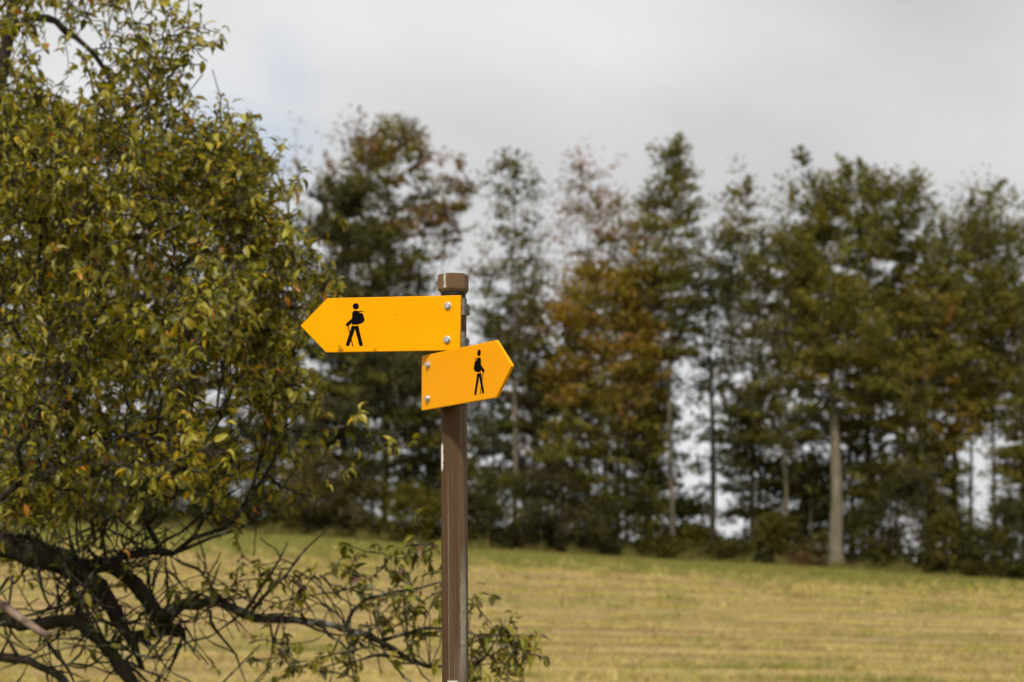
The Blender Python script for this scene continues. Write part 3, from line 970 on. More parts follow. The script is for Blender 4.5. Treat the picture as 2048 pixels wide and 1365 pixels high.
# left, behind the apple tree
T(-230, 138, 330, 800, 150, 'dome', [OLIVE, MGREEN], [1, 1], 'leafy tree at the far left end of the wood', 90, 60)
T(-60, 141, 380, 960, 120, 'oval', [OLIVE, OLIVE2], [1, 1], 'olive tree at the left picture edge behind the apple tree', 80, 55)
T(110, 137, 420, 980, 110, 'oval', [MGREEN, OLIVE], [1, 1], 'green tree seen through the left part of the apple crown', 80, 55)
T(300, 142, 360, 960, 120, 'dome', [OLIVE2, OLIVE], [1, 1], 'olive tree hidden behind the middle of the apple crown', 80, 55)
T(450, 138, 430, 990, 105, 'cone', [DGREEN, FIR], [1, 1], 'dark conifer behind the right part of the apple crown', 90, 60, bark=M_bark_dark, name='conifer_tree', droop=0.25)
T(585, 150, 262, 700, 75, 'oval', [RUST, BROWN, OLIVE], [1, 2, 1], 'thin half bare tree between apple crown and russet treetop', 60, 14, 0.26, 9)
# centre left
T(770, 146, 262, 640, 142, 'dome', [RUST, BROWN, OLIVE2, GOLD2], [1.4, 1.3, 1.1, 0.5], 'broad tree with russet brown top left of the post cap', 190, 52, 0.30, 14, low=([OLIVE, BROWN], 0.55), cl=(0.85, 0.35))
T(690, 138, 365, 930, 105, 'tall', [DGREEN, FIR, MGREEN], [2, 1, 0.7], 'dense dark green pine left of the left-pointing board', 190, 75, 0.30, 12, bark=M_bark_dark, name='pine_tree', cl=(0.9, 0.35))
T(768, 135.5, 600, 980, 110, 'tall', [DGREEN, OLIVE, FIR], [2, 1.2, 1], 'dark tree with thin pale trunk below the left-pointing board', 130, 70, 0.28, 7)
T(860, 141, 640, 1000, 56, 'tall', [DGREEN, OLIVE], [2, 1], 'small dark tree directly behind the post', 70, 60, 0.28, 7, bark=M_bark_dark)
# centre
T(1028, 136, 322, 780, 62, 'tall', [OLIVE, DGREEN, BROWN], [1.5, 1.2, 1], 'slender sparse tree with straight grey trunk right of the signs', 100, 34, 0.28, 11)
T(985, 144, 640, 1000, 62, 'cone', [DGREEN, FIR], [1, 1], 'low dark fir just right of the post', 70, 60, 0.28, 8, bark=M_bark_dark, name='conifer_tree', droop=0.3)
T(1182, 149, 312, 760, 80, 'tall', [PINK, RUST, BROWN], [1.4, 1.2, 0.6], 'thin pinkish russet tree, its top half bare', 100, 26, 0.27, 9)
T(1235, 146, 420, 900, 75, 'tall', [RUST, ORANGE, OLIVE2], [1.2, 0.8, 1], 'rusty orange tree behind the golden one', 90, 40, 0.28, 9)
T(1210, 135, 520, 1010, 128, 'tall', [GOLD, GOLD2, OLIVE2, ORANGE], [1.0, 1.4, 1.2, 0.35], 'golden yellow beech in the middle of the wood', 210, 62, 0.29, 11, low=([OLIVE, OLIVE2, MGREEN], 0.45), cl=(0.9, 0.28))
T(1110, 139, 700, 1010, 80, 'tall', [OLIVE, DGREEN, GREYGREEN], [1, 1, 1], 'low olive tree between slender grey trunk and golden beech', 80, 60, 0.28, 8)
T(1345, 134.6, 298, 720, 72, 'spire', [MGREEN, OLIVE, OLIVE2], [1.6, 1.2, 0.6], 'tall pointed green tree, highest on the right half', 110, 52, 0.28, 10)
T(1300, 150, 400, 780, 70, 'tall', [RUST, BROWN, PINK], [1, 1, 0.5], 'sparse russet tree left of the pointed green one', 70, 26, 0.27, 8)
T(1425, 135.5, 470, 1000, 66, 'tall', [FIR, DGREEN], [1, 1], 'dark fir with black trunk beside the bright sky gap', 95, 34, 0.28, 13, bark=M_bark_dark, name='conifer_tree', droop=0.18)
T(1508, 139, 345, 900, 88, 'oval', [BROWN, OLIVE2, OLIVE], [1, 1.3, 1], 'brownish thin-topped tree right of the pointed green one', 120, 42, 0.28, 10)
T(1572, 134.2, 470, 900, 75, 'tall', [OLIVE, DGREEN, OLIVE2], [1.3, 1, 0.5], 'olive tree with thin grey trunk left of the pale trunk', 100, 46, 0.28, 9)
# right
T(1742, 143, 338, 800, 150, 'dome', [MGREEN, OLIVE, OLIVE2], [1.5, 1.5, 0.6], 'big round-topped green tree on the right', 270, 66, 0.30, 14, bark=M_bark_dark, low=([OLIVE, BROWN, DGREEN], 0.5), cl=(0.95, 0.4))
T(1672, 133.0, 500, 820, 95, 'oval', [OLIVE, OLIVE2, MGREEN], [1.2, 1, 0.8], 'tree with thick pale trunk standing at the field edge', 100, 56, 0.28, 27, bark=M_bark_pale)
T(1860, 137.5, 585, 960, 105, 'dome', [OLIVE2, GOLD2, OLIVE, ORANGE], [1.3, 0.9, 1, 0.15], 'yellowish low-crowned tree between round tree and right edge', 120, 60, 0.29, 9)
T(1908, 140, 385, 830, 105, 'dome', [OLIVE, MGREEN, OLIVE2, BROWN], [1.2, 1, 0.8, 0.4], 'tall olive tree near the right picture edge', 150, 55, 0.29, 15, off_px=60)
T(1945, 147, 500, 860, 60, 'tall', [OLIVE, DGREEN], [1, 1], 'thin tree, left of two slim trunks near right edge', 55, 40, 0.28, 8, bark=M_bark_dark)
T(1984, 145, 560, 880, 70, 'tall', [DGREEN, OLIVE], [1, 1], 'thin tree, right of two slim trunks near right edge', 60, 45, 0.28, 8, bark=M_bark_dark, lean=0.8)
T(2052, 138, 560, 1000, 80, 'tall', [OLIVE2, OLIVE, GOLD2], [1, 1, 0.4], 'yellow green tree cut by the right picture edge', 100, 58, 0.28, 9)
T(2140, 144, 400, 820, 120, 'dome', [OLIVE, MGREEN], [1, 1], 'tree just outside the right picture edge', 90, 55, 0.3, 12)
T(2300, 140, 420, 860, 130, 'dome', [OLIVE, OLIVE2], [1, 1], 'last tree of the wood beyond the right edge', 80, 55, 0.3, 12)


T(1492, 140, 800, 1075, 42, 'tall', [OLIVE, DGREEN, BROWN], [1, 1, 0.5], 'young tree right of the black fir trunk', 50, 40, 0.26, 5, name='young_tree')
T(1622, 136, 800, 1080, 50, 'tall', [DGREEN, OLIVE], [1, 1], 'young dark tree just left of the pale trunk', 45, 42, 0.26, 5, name='young_tree')
T(1765, 135, 740, 1030, 75, 'oval', [OLIVE, OLIVE2, DGREEN], [1, 0.8, 0.8], 'young bushy tree right of the pale trunk', 75, 52, 0.26, 6, name='young_tree')
T(1850, 136, 800, 1040, 50, 'tall', [DGREEN, OLIVE], [1, 1], 'young dark tree left of the slim right trunks', 50, 42, 0.26, 5, name='young_tree')
T(940, 137, 780, 1030, 60, 'tall', [DGREEN, GREYGREEN], [1, 1], 'young dark tree peeping out right behind the post', 55, 46, 0.26, 5, name='young_tree')
for (px, Y, top, rp, cs, lb) in ((70, 139, 760, 70, [OLIVE, DGREEN], 'young tree at the left picture edge, low behind the apple sprays'), (250, 138, 800, 65, [DGREEN, MGREEN], 'young tree low behind the apple limbs'),
                                 (560, 139, 740, 60, [DGREEN, OLIVE], 'young dark tree under the apple crown tip'), (655, 137, 780, 60, [OLIVE, BROWN], 'young brownish tree at the foot of the dark pine'),
                                 (1075, 138, 800, 55, [DGREEN, BROWN], 'young dark tree right of the slender grey trunk'), (1290, 137, 800, 38, [OLIVE, OLIVE2, DGREEN], 'young olive tree at the right foot of the golden beech'),
                                 (1530, 139, 820, 50, [DGREEN, OLIVE], 'young tree in the middle of the right sky gaps'), (1700, 138, 840, 45, [DGREEN, OLIVE], 'young dark tree close behind the pale trunk'),
                                 (1888, 139, 900, 34, [OLIVE, DGREEN], 'young tree at the foot of the tall right olive tree'), (2050, 137, 800, 46, [OLIVE2, OLIVE], 'young yellow green tree beside the right picture edge'),
                                 (1378, 141, 1000, 30, [DGREEN, OLIVE], 'low young tree in the bright sky gap left of the black trunk'), (1594, 139, 920, 40, [DGREEN, BROWN], 'low young tree between thin grey and pale trunk'), (1645, 140, 940, 40, [DGREEN, OLIVE], 'low dark young tree touching the pale trunk')):
    T(px, Y, top, 1085, rp, 'tall', cs, [1] * len(cs), lb, 55, 40, 0.26, 5, name='young_tree', bark=M_bark_dark)
# back rows, seen only as a dark backing between the front trees
for (px, Y, top, cb, rp, cs, where) in (
        (20, 152, 480, 980, 90, [DGREEN, OLIVE], 'behind the far left of the apple crown'), (210, 154, 470, 960, 90, [OLIVE, DGREEN], 'behind the left half of the apple crown'),
        (390, 153, 480, 1000, 90, [DGREEN, FIR], 'behind the hanging apple sprays'), (540, 152, 470, 1010, 80, [DGREEN, OLIVE], 'behind the apple crown tip'),
        (640, 154, 430, 1010, 90, [FIR, OLIVE], 'left behind the dark pine'), (745, 155, 560, 1020, 80, [DGREEN, FIR], 'behind the left-pointing board'), (850, 153, 560, 1000, 65, [DGREEN, OLIVE], 'just left behind the post'),
        (1070, 154, 600, 1010, 70, [DGREEN, OLIVE, BROWN], 'right behind the slender grey trunk'), (1150, 156, 540, 1010, 80, [OLIVE, DGREEN], 'left behind the golden beech'), (1255, 155, 560, 1020, 80, [DGREEN, OLIVE, GOLD2], 'right behind the golden beech'),
        (1305, 157, 640, 1075, 36, [OLIVE, BROWN], 'left of the bright sky gap'), (1520, 154, 520, 1075, 60, [DGREEN, OLIVE], 'right of the black fir trunk'), (1610, 156, 480, 1080, 66, [OLIVE, DGREEN], 'left behind the pale trunk'),
        (1705, 154, 560, 1080, 75, [DGREEN, OLIVE], 'right behind the pale trunk'), (1795, 155, 520, 1020, 85, [DGREEN, FIR], 'behind the right side of the round-topped tree'), (1870, 157, 480, 930, 70, [OLIVE, DGREEN], 'behind the yellowish low-crowned tree'),
        (1990, 156, 470, 850, 80, [OLIVE, DGREEN], 'behind the two slim trunks'), (2090, 154, 500, 1000, 80, [DGREEN, OLIVE], 'at the right picture edge')):
    T(px, Y, top, cb, rp, 'tall', cs, [1] * len(cs), 'dark back-row tree ' + where, 80, 46, 0.30, 8, bark=M_bark_dark, group='back rows of the wood')


def bush(px, Y, top, rad_px, cols, label, n_cl=60, per=75, leaf=0.21, name='bush'):
    rng = FR
    x0 = P3(px, 1100, Y)[0]; z0 = gz(x0, Y)
    Ht = max(0.6, P3(px, top, Y)[2] - z0); Rm = rad_px * 1.2 * Y / FPX
    root = thing(name, label, 'bush', (x0, Y, z0), 'bushes along the foot of the wood')
    t = rng.uniform(0.06, 1, n_cl); th = rng.uniform(0, 6.283, n_cl)
    pr = np.sqrt(np.clip(1 - (np.abs(t - 0.25) / 0.78) ** 1.5, 0.02, 1))
    rr = Rm * pr * rng.uniform(0.1, 1, n_cl) ** 0.5 * (1 + 0.25 * np.sin(3 * th + rng.uniform(0, 6)))
    att = np.stack([rr * np.cos(th), rr * np.sin(th) * 0.8, t * Ht], -1)
    nodes = [np.array([0, 0, -0.2]), np.array([0, 0, 0.1])]; par = [-1, 0]
    for k in range(5):
        a_ = rng.uniform(0, 6.28); nodes.append(np.array([0.35 * math.cos(a_), 0.35 * math.sin(a_), 0.35])); par.append(1)
    Pn, pa, chains, tips = grow(np.array(nodes), par, att[np.argsort(att[:, 2])], rng, 0.3, 0.5, 0.08, (0, 0))
    rad = pipe_radii(pa, len(Pn), 0.008)
    tw = Tubes()
    for k in range(2, 7): tw.add(Pn[[1, k]], [0.03, 0.025], 4)
    tw.add(Pn[[0, 1]], [0.05, 0.04], 5)
    for ch in chains:
        r_ = np.minimum(rad[ch], 0.03); r_[0] = r_[1]; tw.add(Pn[ch], r_, 4)
    obj('stems', tw.mesh('stems'), M_bark_dark, root)
    ap = Pn[tips]; m = len(ap)
    cid = np.repeat(np.arange(m), np.maximum(5, rng.poisson(per, m)))
    g = rng.normal(0, 1, (len(cid), 3)) * np.array([0.40, 0.40, 0.24])
    cent = ap[cid] + g
    cent[:, 2] = np.maximum(cent[:, 2], 0.03)
    lc = 0.72 * pal(m, cols, [1] * len(cols), 0.2, rng)[cid] * rng.uniform(0.7, 1.3, (len(cid), 1))  # bush colour darkened to stand in for shade under the trees
    v, f = leaf_quads(cent, np.full(len(cid), leaf), rng, 0.4)
    obj('foliage', np_mesh('foliage', v, f, lc), M_leaf_far, root)


B = bush
B(-120, 134, 960, 90, [OLIVE, MGREEN], 'bush beyond the left picture edge')
B(40, 134, 930, 85, [OLIVE, MGREEN], 'green bush at the left picture edge behind the apple limbs')
B(180, 135, 900, 80, [MGREEN, OLIVE], 'green bush left of the apple twigs at the wood foot')
B(310, 134, 960, 75, [OLIVE, GREYGREEN], 'low bush behind the apple tree limbs')
B(420, 134, 900, 70, [MGREEN, DGREEN], 'dark bush behind the hanging apple twigs')
B(530, 134, 985, 75, [OLIVE, DGREEN], 'olive bush right under the apple crown tip')
B(625, 133.5, 920, 65, [OLIVE2, BROWN], 'brownish olive bush third left of the post')
B(705, 134, 960, 65, [BROWN, OLIVE], 'brownish bush second left of the post')
B(835, 132.5, 975, 62, [(0.15, 0.14, 0.022), OLIVE2], 'bright yellow green bush just left of the post')
B(915, 134, 930, 55, [DGREEN, OLIVE], 'dark bush behind the post')
B(1000, 133, 950, 72, [GREYGREEN, OLIVE], 'grey green bush just right of the post')
B(1085, 133, 930, 66, [GREYGREEN, BROWN], 'dull grey brown bush second right of the post')
B(1170, 133.5, 1005, 65, [DGREEN, BROWN], 'dark brown bush below the golden beech')
B(1250, 133, 960, 62, [DGREEN, OLIVE], 'dark low bush right below the golden beech')
B(1325, 132.8, 1085, 42, [OLIVE, MGREEN], 'small olive bush left of the bright sky gap')
B(1395, 136.6, 1062, 34, [OLIVE2, OLIVE], 'yellowish bush at the foot of the black trunk')
B(1470, 133.2, 1092, 44, [OLIVE, DGREEN], 'low olive bush right of the black trunk')
B(1545, 133.6, 1040, 30, [OLIVE2, OLIVE, MGREEN], 'small yellow green bush at the thin grey trunk')
B(1612, 133.6, 1095, 36, [OLIVE, BROWN], 'low brownish bush left of the pale trunk')
B(1604, 130.6, 1118, 10, [(0.30, 0.09, 0.045), (0.24, 0.12, 0.05)], 'tiny reddish shrub on the turf left of the pale trunk', 9, 24, 0.09)
B(1735, 134.2, 1010, 50, [DGREEN, OLIVE], 'dark bush right of the pale trunk')
B(1815, 133.0, 925, 70, [OLIVE, GREYGREEN, BROWN], 'tall olive bush between pale trunk and right edge')
B(1895, 132.4, 1020, 58, [OLIVE2, DGREEN], 'olive bush with yellow sprays near the right edge')
B(1965, 132.6, 1060, 60, [OLIVE, GREYGREEN], 'greyish olive bush second from the right edge')
B(2040, 132.4, 1000, 56, [DGREEN, OLIVE], 'dark bush cut by the right picture edge')
B(2140, 132.4, 1030, 70, [OLIVE, DGREEN], 'bush just beyond the right picture edge')


# the wood goes on to both sides of the picture
def copy_thing(src, px, Y, rz, label, group):
    x0 = P3(px, 1100, Y)[0]
    r_ = src.copy(); COL.objects.link(r_)
    r_.location = (x0, Y, gz(x0, Y)); r_.rotation_euler = (0, 0, rz)
    r_['label'] = label; r_['group'] = group
    for chd in src.children:
        c_ = chd.copy(); COL.objects.link(c_); c_.parent = r_


src_t = [o for o in COL.objects if o.get('category') == 'tree' and o.get('group') == 'trees along the edge of the wood']
src_b = [o for o in COL.objects if o.get('category') == 'bush']
for k, px in enumerate((-380, -520, -660, -800, -940, 2440, 2580, 2720, 2860, 3000)):
    copy_thing(src_t[(k * 5 + 6) % len(src_t)], px, 137 + (k * 3.7) % 9, 1.0 + k, 'tree of the wood outside the picture', 'wood beyond the picture edges')
    copy_thing(src_b[(k * 3 + 1) % len(src_b)], px + 60, 133.5, 2.0 + k, 'bush of the wood outside the picture', 'bushes beyond the picture edges')


# ------------------------------------------------------------------ old apple tree
AR = np.random.default_rng(5)
AY = 10.6
trunk_base = np.array([-3.35, 10.9, gz(-3.35, 10.9)])
apple = thing('apple_tree', 'old apple tree with drooping crooked limbs, cut by left picture edge', 'tree', tuple(trunk_base))
A0 = trunk_base
PXM = AY / FPX        # metres per photo pixel at the tree


def limb_pts(pix, Ys):
    Ys = np.interp(np.linspace(0, 1, len(pix)), np.linspace(0, 1, len(Ys)), Ys)
    return np.array([P3(p[0], p[1], y_) for p, y_ in zip(pix, Ys)])


fork = np.array([-3.15, 10.75, A0[2] + 1.35])
trunk_line = resample(np.array([A0 + [0, 0, -0.4], A0 + [0.03, 0, 0.1], A0 + [0.1, -0.05, 0.7], fork]), 0.12)
tb = Tubes()
tr = np.interp(np.linspace(0, 1, len(trunk_line)), [0, 0.2, 0.6, 1], [0.30, 0.22, 0.17, 0.17])
tb.add(trunk_line - A0, tr, 14, 0.08, AR)
obj('trunk', tb.mesh('trunk'), M_bark_apple, apple)

J = P3(150, 1140, 10.5)
LIMBS = [   # name part, pixel path, distances, radius px start/end, material
    ('limb', [(-330, 905), (-180, 985), (-80, 1046), (0, 1086), (70, 1108), (150, 1138)], (10.75, 10.6, 10.5), 27, 24, M_bark_apple, True),
    ('limb', [(150, 1138), (200, 1176), (236, 1232), (262, 1282), (285, 1340)], (10.5, 10.45), 17, 6, M_bark_apple, False),
    ('limb', [(150, 1138), (210, 1130), (250, 1150), (290, 1192), (318, 1238), (340, 1262), (366, 1256)], (10.5, 10.6), 17, 10, M_bark_apple, False),
    ('limb', [(340, 1262), (300, 1266), (262, 1276)], (10.6, 10.55), 10, 11, M_bark_apple, False),
    ('limb', [(318, 1236), (352, 1214), (400, 1206), (440, 1206), (484, 1228), (540, 1240), (640, 1244), (700, 1262), (760, 1282), (815, 1318), (860, 1335)], (10.55, 10.5, 10.4), 12, 4, M_bark_lichen, False),
    ('limb', [(-330, 1120), (-160, 1190), (-60, 1226), (0, 1238), (60, 1250), (115, 1244), (165, 1250), (202, 1284), (238, 1330), (275, 1385), (300, 1440)], (10.8, 10.3, 10.3), 15, 10, M_bark_apple, True),
    ('limb', [(-330, 1240), (-140, 1290), (0, 1314), (60, 1324), (110, 1350), (150, 1384), (190, 1430)], (10.8, 10.1), 11, 7, M_bark_apple, True),
    ('limb', [(210, 1130), (255, 1108), (300, 1106), (345, 1108)], (10.5, 10.7), 9, 7, M_bark_apple, False),
    ('limb', [(150, 1150), (146, 1185), (158, 1222), (162, 1246)], (10.5, 10.35), 8, 7, M_bark_apple, False),
    ('limb', [(-300, 820), (-150, 560), (-40, 300), (5, 140), (28, 0), (60, -160)], (10.75, 11.0, 11.2), 26, 9, M_bark_apple, True),
    ('limb', [(10, 110), (35, 52), (70, 36), (112, 46), (152, 76), (190, 112), (214, 146), (228, 172)], (11.1, 11.0), 9, 5, M_bark_apple, False),
    ('limb', [(-200, 690), (-60, 640), (60, 560), (200, 480), (300, 470), (400, 440), (480, 400)], (10.8, 10.4, 10.2), 18, 4, M_bark_lichen, True),
    ('limb', [(-60, 640), (80, 640), (200, 650), (330, 640), (440, 660), (560, 660)], (10.7, 10.4), 12, 3, M_bark_lichen, False),
    ('limb', [(-180, 890), (0, 860), (120, 850), (250, 880), (380, 850), (500, 800), (600, 780)], (10.7, 10.5, 10.4), 13, 3, M_bark_apple, False),
    ('limb', [(-120, 480), (20, 420), (140, 330), (230, 250), (320, 180), (370, 110)], (10.9, 10.6), 13, 3, M_bark_lichen, False),
    ('limb', [(-330, 800), (-450, 560), (-520, 300), (-520, 60), (-480, -200)], (10.8, 11.4), 26, 8, M_bark_apple, True),
    ('limb', [(-340, 850), (-560, 760), (-800, 720), (-1000, 800)], (10.8, 10.4), 22, 6, M_bark_apple, True),
]
snodes, spar = [], []
for nm, pix, Ys, r0, r1, mat, root_it in LIMBS:
    pts = limb_pts(pix, Ys)
    if root_it: pts = np.vstack([fork - [0, 0, 0.25], pts])
    pl = resample(pts, 0.05, AR, 0.004)
    rr = np.linspace(r0, r1, len(pl)) * PXM * (1.12 if r0 >= 15 else 1.0)
    rr *= 1 + 0.16 * np.sin(np.arange(len(pl)) * 0.9 + r0) * AR.uniform(0.2, 1, len(pl)) + AR.normal(0, 0.05, len(pl))
    tb = Tubes(); tb.add(pl - A0, rr, 9, 0.16, AR)
    obj(nm, tb.mesh(nm), mat, apple)
    i0 = len(snodes)
    for k, p in enumerate(pl):
        snodes.append(p); spar.append(i0 + k - 1 if k else -1)
# snapped bare bough
pl = resample(limb_pts([(-160, 1100), (-60, 1170), (0, 1208), (36, 1232), (72, 1258), (98, 1274)], (10.1, 9.9)), 0.05)
tb = Tubes(); tb.add(pl - A0, np.linspace(11, 7, len(pl)) * PXM, 8, 0.12, AR)
tb.add(resample(limb_pts([(92, 1272), (106, 1264), (116, 1258)], (9.9, 9.88)), 0.03) - A0, [0.012] * 0 or np.linspace(5, 1, len(resample(limb_pts([(92, 1272), (106, 1264), (116, 1258)], (9.9, 9.88)), 0.03))) * PXM, 6, 0.1, AR)
sb = obj('broken_bough', tb.mesh('broken_bough'), M_wood_broken, apple)
sb['label'] = 'snapped bare pinkish bough'

# crown outline measured along the photographed silhouette: (py, right limit px)
OUT = np.array([(-260, 250), (-120, 340), (0, 358), (60, 380), (110, 392), (135, 440), (170, 405), (215, 400), (245, 480), (275, 520), (310, 548), (360, 570), (430, 596), (500, 622), (560, 640), (620, 640), (680, 630), (740, 632), (800, 642), (860, 650), (920, 630), (960, 580), (1000, 560), (1010, 150), (1040, 120)], float)
att, kinds = [], []


def hole(px, py):
    """thin places in the crown: fewer sprays"""
    p_ = 1.0
    for (cx, cy, rx, ry, v_) in ((150, 130, 105, 68, 0.92), (30, 90, 60, 90, 0.6), (250, 60, 90, 80, 0.55), (340, 60, 60, 110, 0.6), (110, 20, 120, 50, 0.5), (110, 200, 70, 35, 0.4), (240, 590, 60, 55, 0.85), (35, 650, 55, 60, 0.85), (235, 745, 45, 110, 0.8), (150, 860, 60, 60, 0.55),
                             (420, 860, 60, 80, 0.7), (650, 600, 25, 40, 0.5), (640, 700, 60, 60, 0.5), (600, 880, 120, 80, 0.65), (700, 860, 80, 90, 0.6), (120, 960, 160, 50, 0.5), (500, 980, 80, 40, 0.5)):
        d = ((px - cx) / rx) ** 2 + ((py - cy) / ry) ** 2
        if d < 1: p_ = min(p_, 1 - v_)
    return p_


for _ in range(6000):
    px, py = AR.uniform(-60, 760), AR.uniform(-200, 1030)
    lim = np.interp(py, OUT[:, 0], OUT[:, 1]) - AR.uniform(10, 75)
    if px > lim: continue
    if AR.uniform() > hole(px, py): continue
    if py < 190 and AR.uniform() > 0.42 + 0.4 * (px > 300): continue
    dens = 1.0 if py < 720 else 0.62
    if py > 900 and not (260 < px < 470): dens = 0.25 if px > 140 else 0.8
    if AR.uniform() > dens: continue
    dd = 1.25 * math.sqrt(max(0.05, min(1, (lim - px) / 260)))
    att.append(P3(px, py, 10.55 + AR.uniform(-1, 1) * dd)); kinds.append(1)
    if len(att) >= 430: break
for (px, py, Y_) in ((405, 150, 10.3), (425, 140, 10.3), (480, 275, 10.2), (500, 275, 10.2), (510, 300, 10.2), (565, 355, 10.2), (580, 370, 10.2), (655, 560, 10.2), (690, 600, 10.2), (735, 885, 10.3), (770, 900, 10.3), (700, 850, 10.3)):
    att.append(P3(px, py, Y_)); kinds.append(3)
# crown beyond the left edge and above
for _ in range(330):
    th = AR.uniform(0, 6.283); cz = AR.uniform(-1, 1); rr_ = AR.uniform(0.35, 1) ** 0.5
    p = np.array([-3.6, 10.9, 3.4]) + rr_ * np.array([2.0 * math.sqrt(1 - cz * cz) * math.cos(th), 1.9 * math.sqrt(1 - cz * cz) * math.sin(th), 1.9 * cz])
    if p[0] > -2.45: continue
    att.append(p); kinds.append(0)
# sprays on the long low branch towards and past the post
for (px, py, Y_) in ((600, 1180, 10.4), (640, 1150, 10.4), (590, 1140, 10.5), (690, 1170, 10.4), (740, 1150, 10.4), (790, 1120, 10.4), (830, 1105, 10.4), (760, 1190, 10.35), (820, 1160, 10.4), (850, 1140, 10.4), (870, 1190, 10.4), (860, 1230, 10.35), (800, 1230, 10.4), (745, 1225, 10.4),
                    (830, 1280, 10.3), (890, 1210, 10.3), (905, 1265, 10.3), (945, 1200, 10.3), (960, 1262, 10.3), (985, 1290, 10.3), (1005, 1262, 10.3), (1020, 1285, 10.3), (975, 1318, 10.3), (1000, 1305, 10.35), (1012, 1240, 10.3), (955, 1330, 10.3), (925, 1300, 10.3),
                    (700, 1300, 10.4), (520, 1290, 10.4), (560, 1310, 10.4), (610, 1330, 10.4), (450, 1180, 10.5), (520, 1150, 10.5)):
    att.append(P3(px, py, Y_)); kinds.append(2)
att = np.array(att); kinds = np.array(kinds)
base_d = np.linalg.norm(att - fork, axis=1)
order = np.argsort(base_d); att, kinds = att[order], kinds[order]
Pn, pa, chains, tips = grow(np.array(snodes), spar, att, AR, up=0.12, seg=0.16, jit=0.11, axis=(fork[0], fork[1]), below=6.0)
rad = pipe_radii(pa, len(Pn), 0.0028, 2.2)
twg = Tubes()
ns = len(snodes)
for ch in chains:
    r_ = np.minimum(rad[ch], 0.020); r_[0] = r_[1]
    twg.add(Pn[ch] - A0, r_, 5, 0.12, AR)


def wander(p0, d0, L, r0, step=0.05, curl=0.45, up=0.05):
    pts = [np.array(p0, float)]; d = np.array(d0, float); d /= np.linalg.norm(d)
    for _ in range(max(2, int(L / step))):
        d = d + AR.normal(0, curl, 3) * np.array([1, 0.8, 1]) + [0, 0, up]; d /= np.linalg.norm(d)
        pts.append(pts[-1] + d * step)
    pts = np.array(pts)
    twg.add(pts - A0, np.linspace(r0, 0.0026, len(pts)) * (1 + 0.35 * AR.uniform(-1, 1, len(pts))), 5, 0.2, AR)
    return pts


# bare crooked twigs round the low limbs
LEAF = []      # (base point, direction, size, colour class)
low_nodes = [k for k in range(ns) if 1.42 < snodes[k][2] < 2.15 and -2.4 < snodes[k][0] < -0.35]
for _ in range(135):
    p = np.array(snodes[random.choice(low_nodes)])
    a_ = AR.uniform(0, 6.283)
    L = AR.uniform(0.10, 0.50)
    ln = wander(p, [math.cos(a_), AR.normal(0, 0.5), math.sin(a_) * 0.8 + 0.1], L, AR.uniform(0.004, 0.009), step=0.055, curl=0.24)
    for q in range(2):
        if len(ln) > 5:
            k = AR.integers(2, len(ln) - 1)
            b2 = AR.uniform(0, 6.283)
            l2 = wander(ln[k], [math.cos(b2), AR.normal(0, 0.5), math.sin(b2)], L * 0.6, 0.0042, step=0.05, curl=0.24)
            if AR.uniform() < 0.22: LEAF.append((l2[-1], l2[-1] - l2[-2], 0.05, 0))
# fine tangle hanging between crown and low limbs
mid_nodes = [k for k in range(len(Pn)) if 1.75 < Pn[k][2] < 2.55 and -2.4 < Pn[k][0] < -0.75]
for _ in range(230):
    p = Pn[random.choice(mid_nodes)]
    ln = wander(p, AR.normal(0, 1, 3) * [1, 0.7, 0.8] + [0.25, 0, -0.35], AR.uniform(0.12, 0.45), AR.uniform(0.003, 0.006), 0.055, 0.22, -0.02)
    if AR.uniform() < 0.5:
        for q in range(AR.integers(1, 4)): LEAF.append((ln[-1 - q], ln[-1] - ln[-2] + AR.normal(0, 0.03, 3), 0.050, 1))
    if len(ln) > 4: wander(ln[len(ln) // 2], AR.normal(0, 1, 3), AR.uniform(0.06, 0.2), 0.003, 0.045, 0.35)
# upright water shoots (bare)
for (pix, Ys) in (([(500, 1228), (545, 1172), (585, 1128), (618, 1090), (655, 1058)], (10.45, 10.4)), ([(488, 1226), (540, 1150), (575, 1085)], (10.45, 10.5)), ([(300, 1106), (360, 1062), (430, 1010), (480, 975)], (10.6, 10.5)),
                  ([(345, 1108), (420, 1078), (520, 1040), (560, 1010)], (10.6, 10.6)), ([(690, 1256), (728, 1200), (800, 1184), (880, 1172), (930, 1182)], (10.4, 10.3)), ([(760, 1282), (815, 1268), (880, 1256), (950, 1268), (1030, 1272)], (10.4, 10.3)),
                  ([(420, 1222), (432, 1262), (470, 1310), (495, 1375)], (10.5, 10.4)), ([(636, 1250), (660, 1275), (695, 1300), (712, 1375)], (10.4, 10.4)), ([(98, 1290), (136, 1332), (172, 1282), (180, 1262)], (9.95, 10.1)),
                  ([(110, 1300), (140, 1345), (150, 1380)], (9.95, 10.0)), ([(190, 1080), (185, 1020), (160, 960), (150, 900)], (10.5, 10.4)), ([(200, 1100), (215, 1040), (180, 980)], (10.5, 10.5)), ([(0, 1180), (25, 1150), (18, 1215), (40, 1240)], (10.3, 10.3)),
                  ([(75, 1125), (85, 1180), (98, 1215), (60, 1245)], (10.4, 10.3))):
    pl = resample(limb_pts(pix, Ys), 0.06, AR, 0.005)
    twg.add(pl - A0, np.linspace(0.0095, 0.003, len(pl)), 6, 0.15, AR)
    for k in range(4, len(pl), 5):
        b2 = AR.uniform(-0.4, 3.5)
        l2 = wander(pl[k], [math.cos(b2), AR.normal(0, 0.4), math.sin(b2) * 0.8], AR.uniform(0.08, 0.28), 0.0036, curl=0.35)
        if pix[-1][0] > 700 or AR.uniform() < 0.3: LEAF.append((l2[-1], l2[-1] - l2[-2], 0.055, 0))

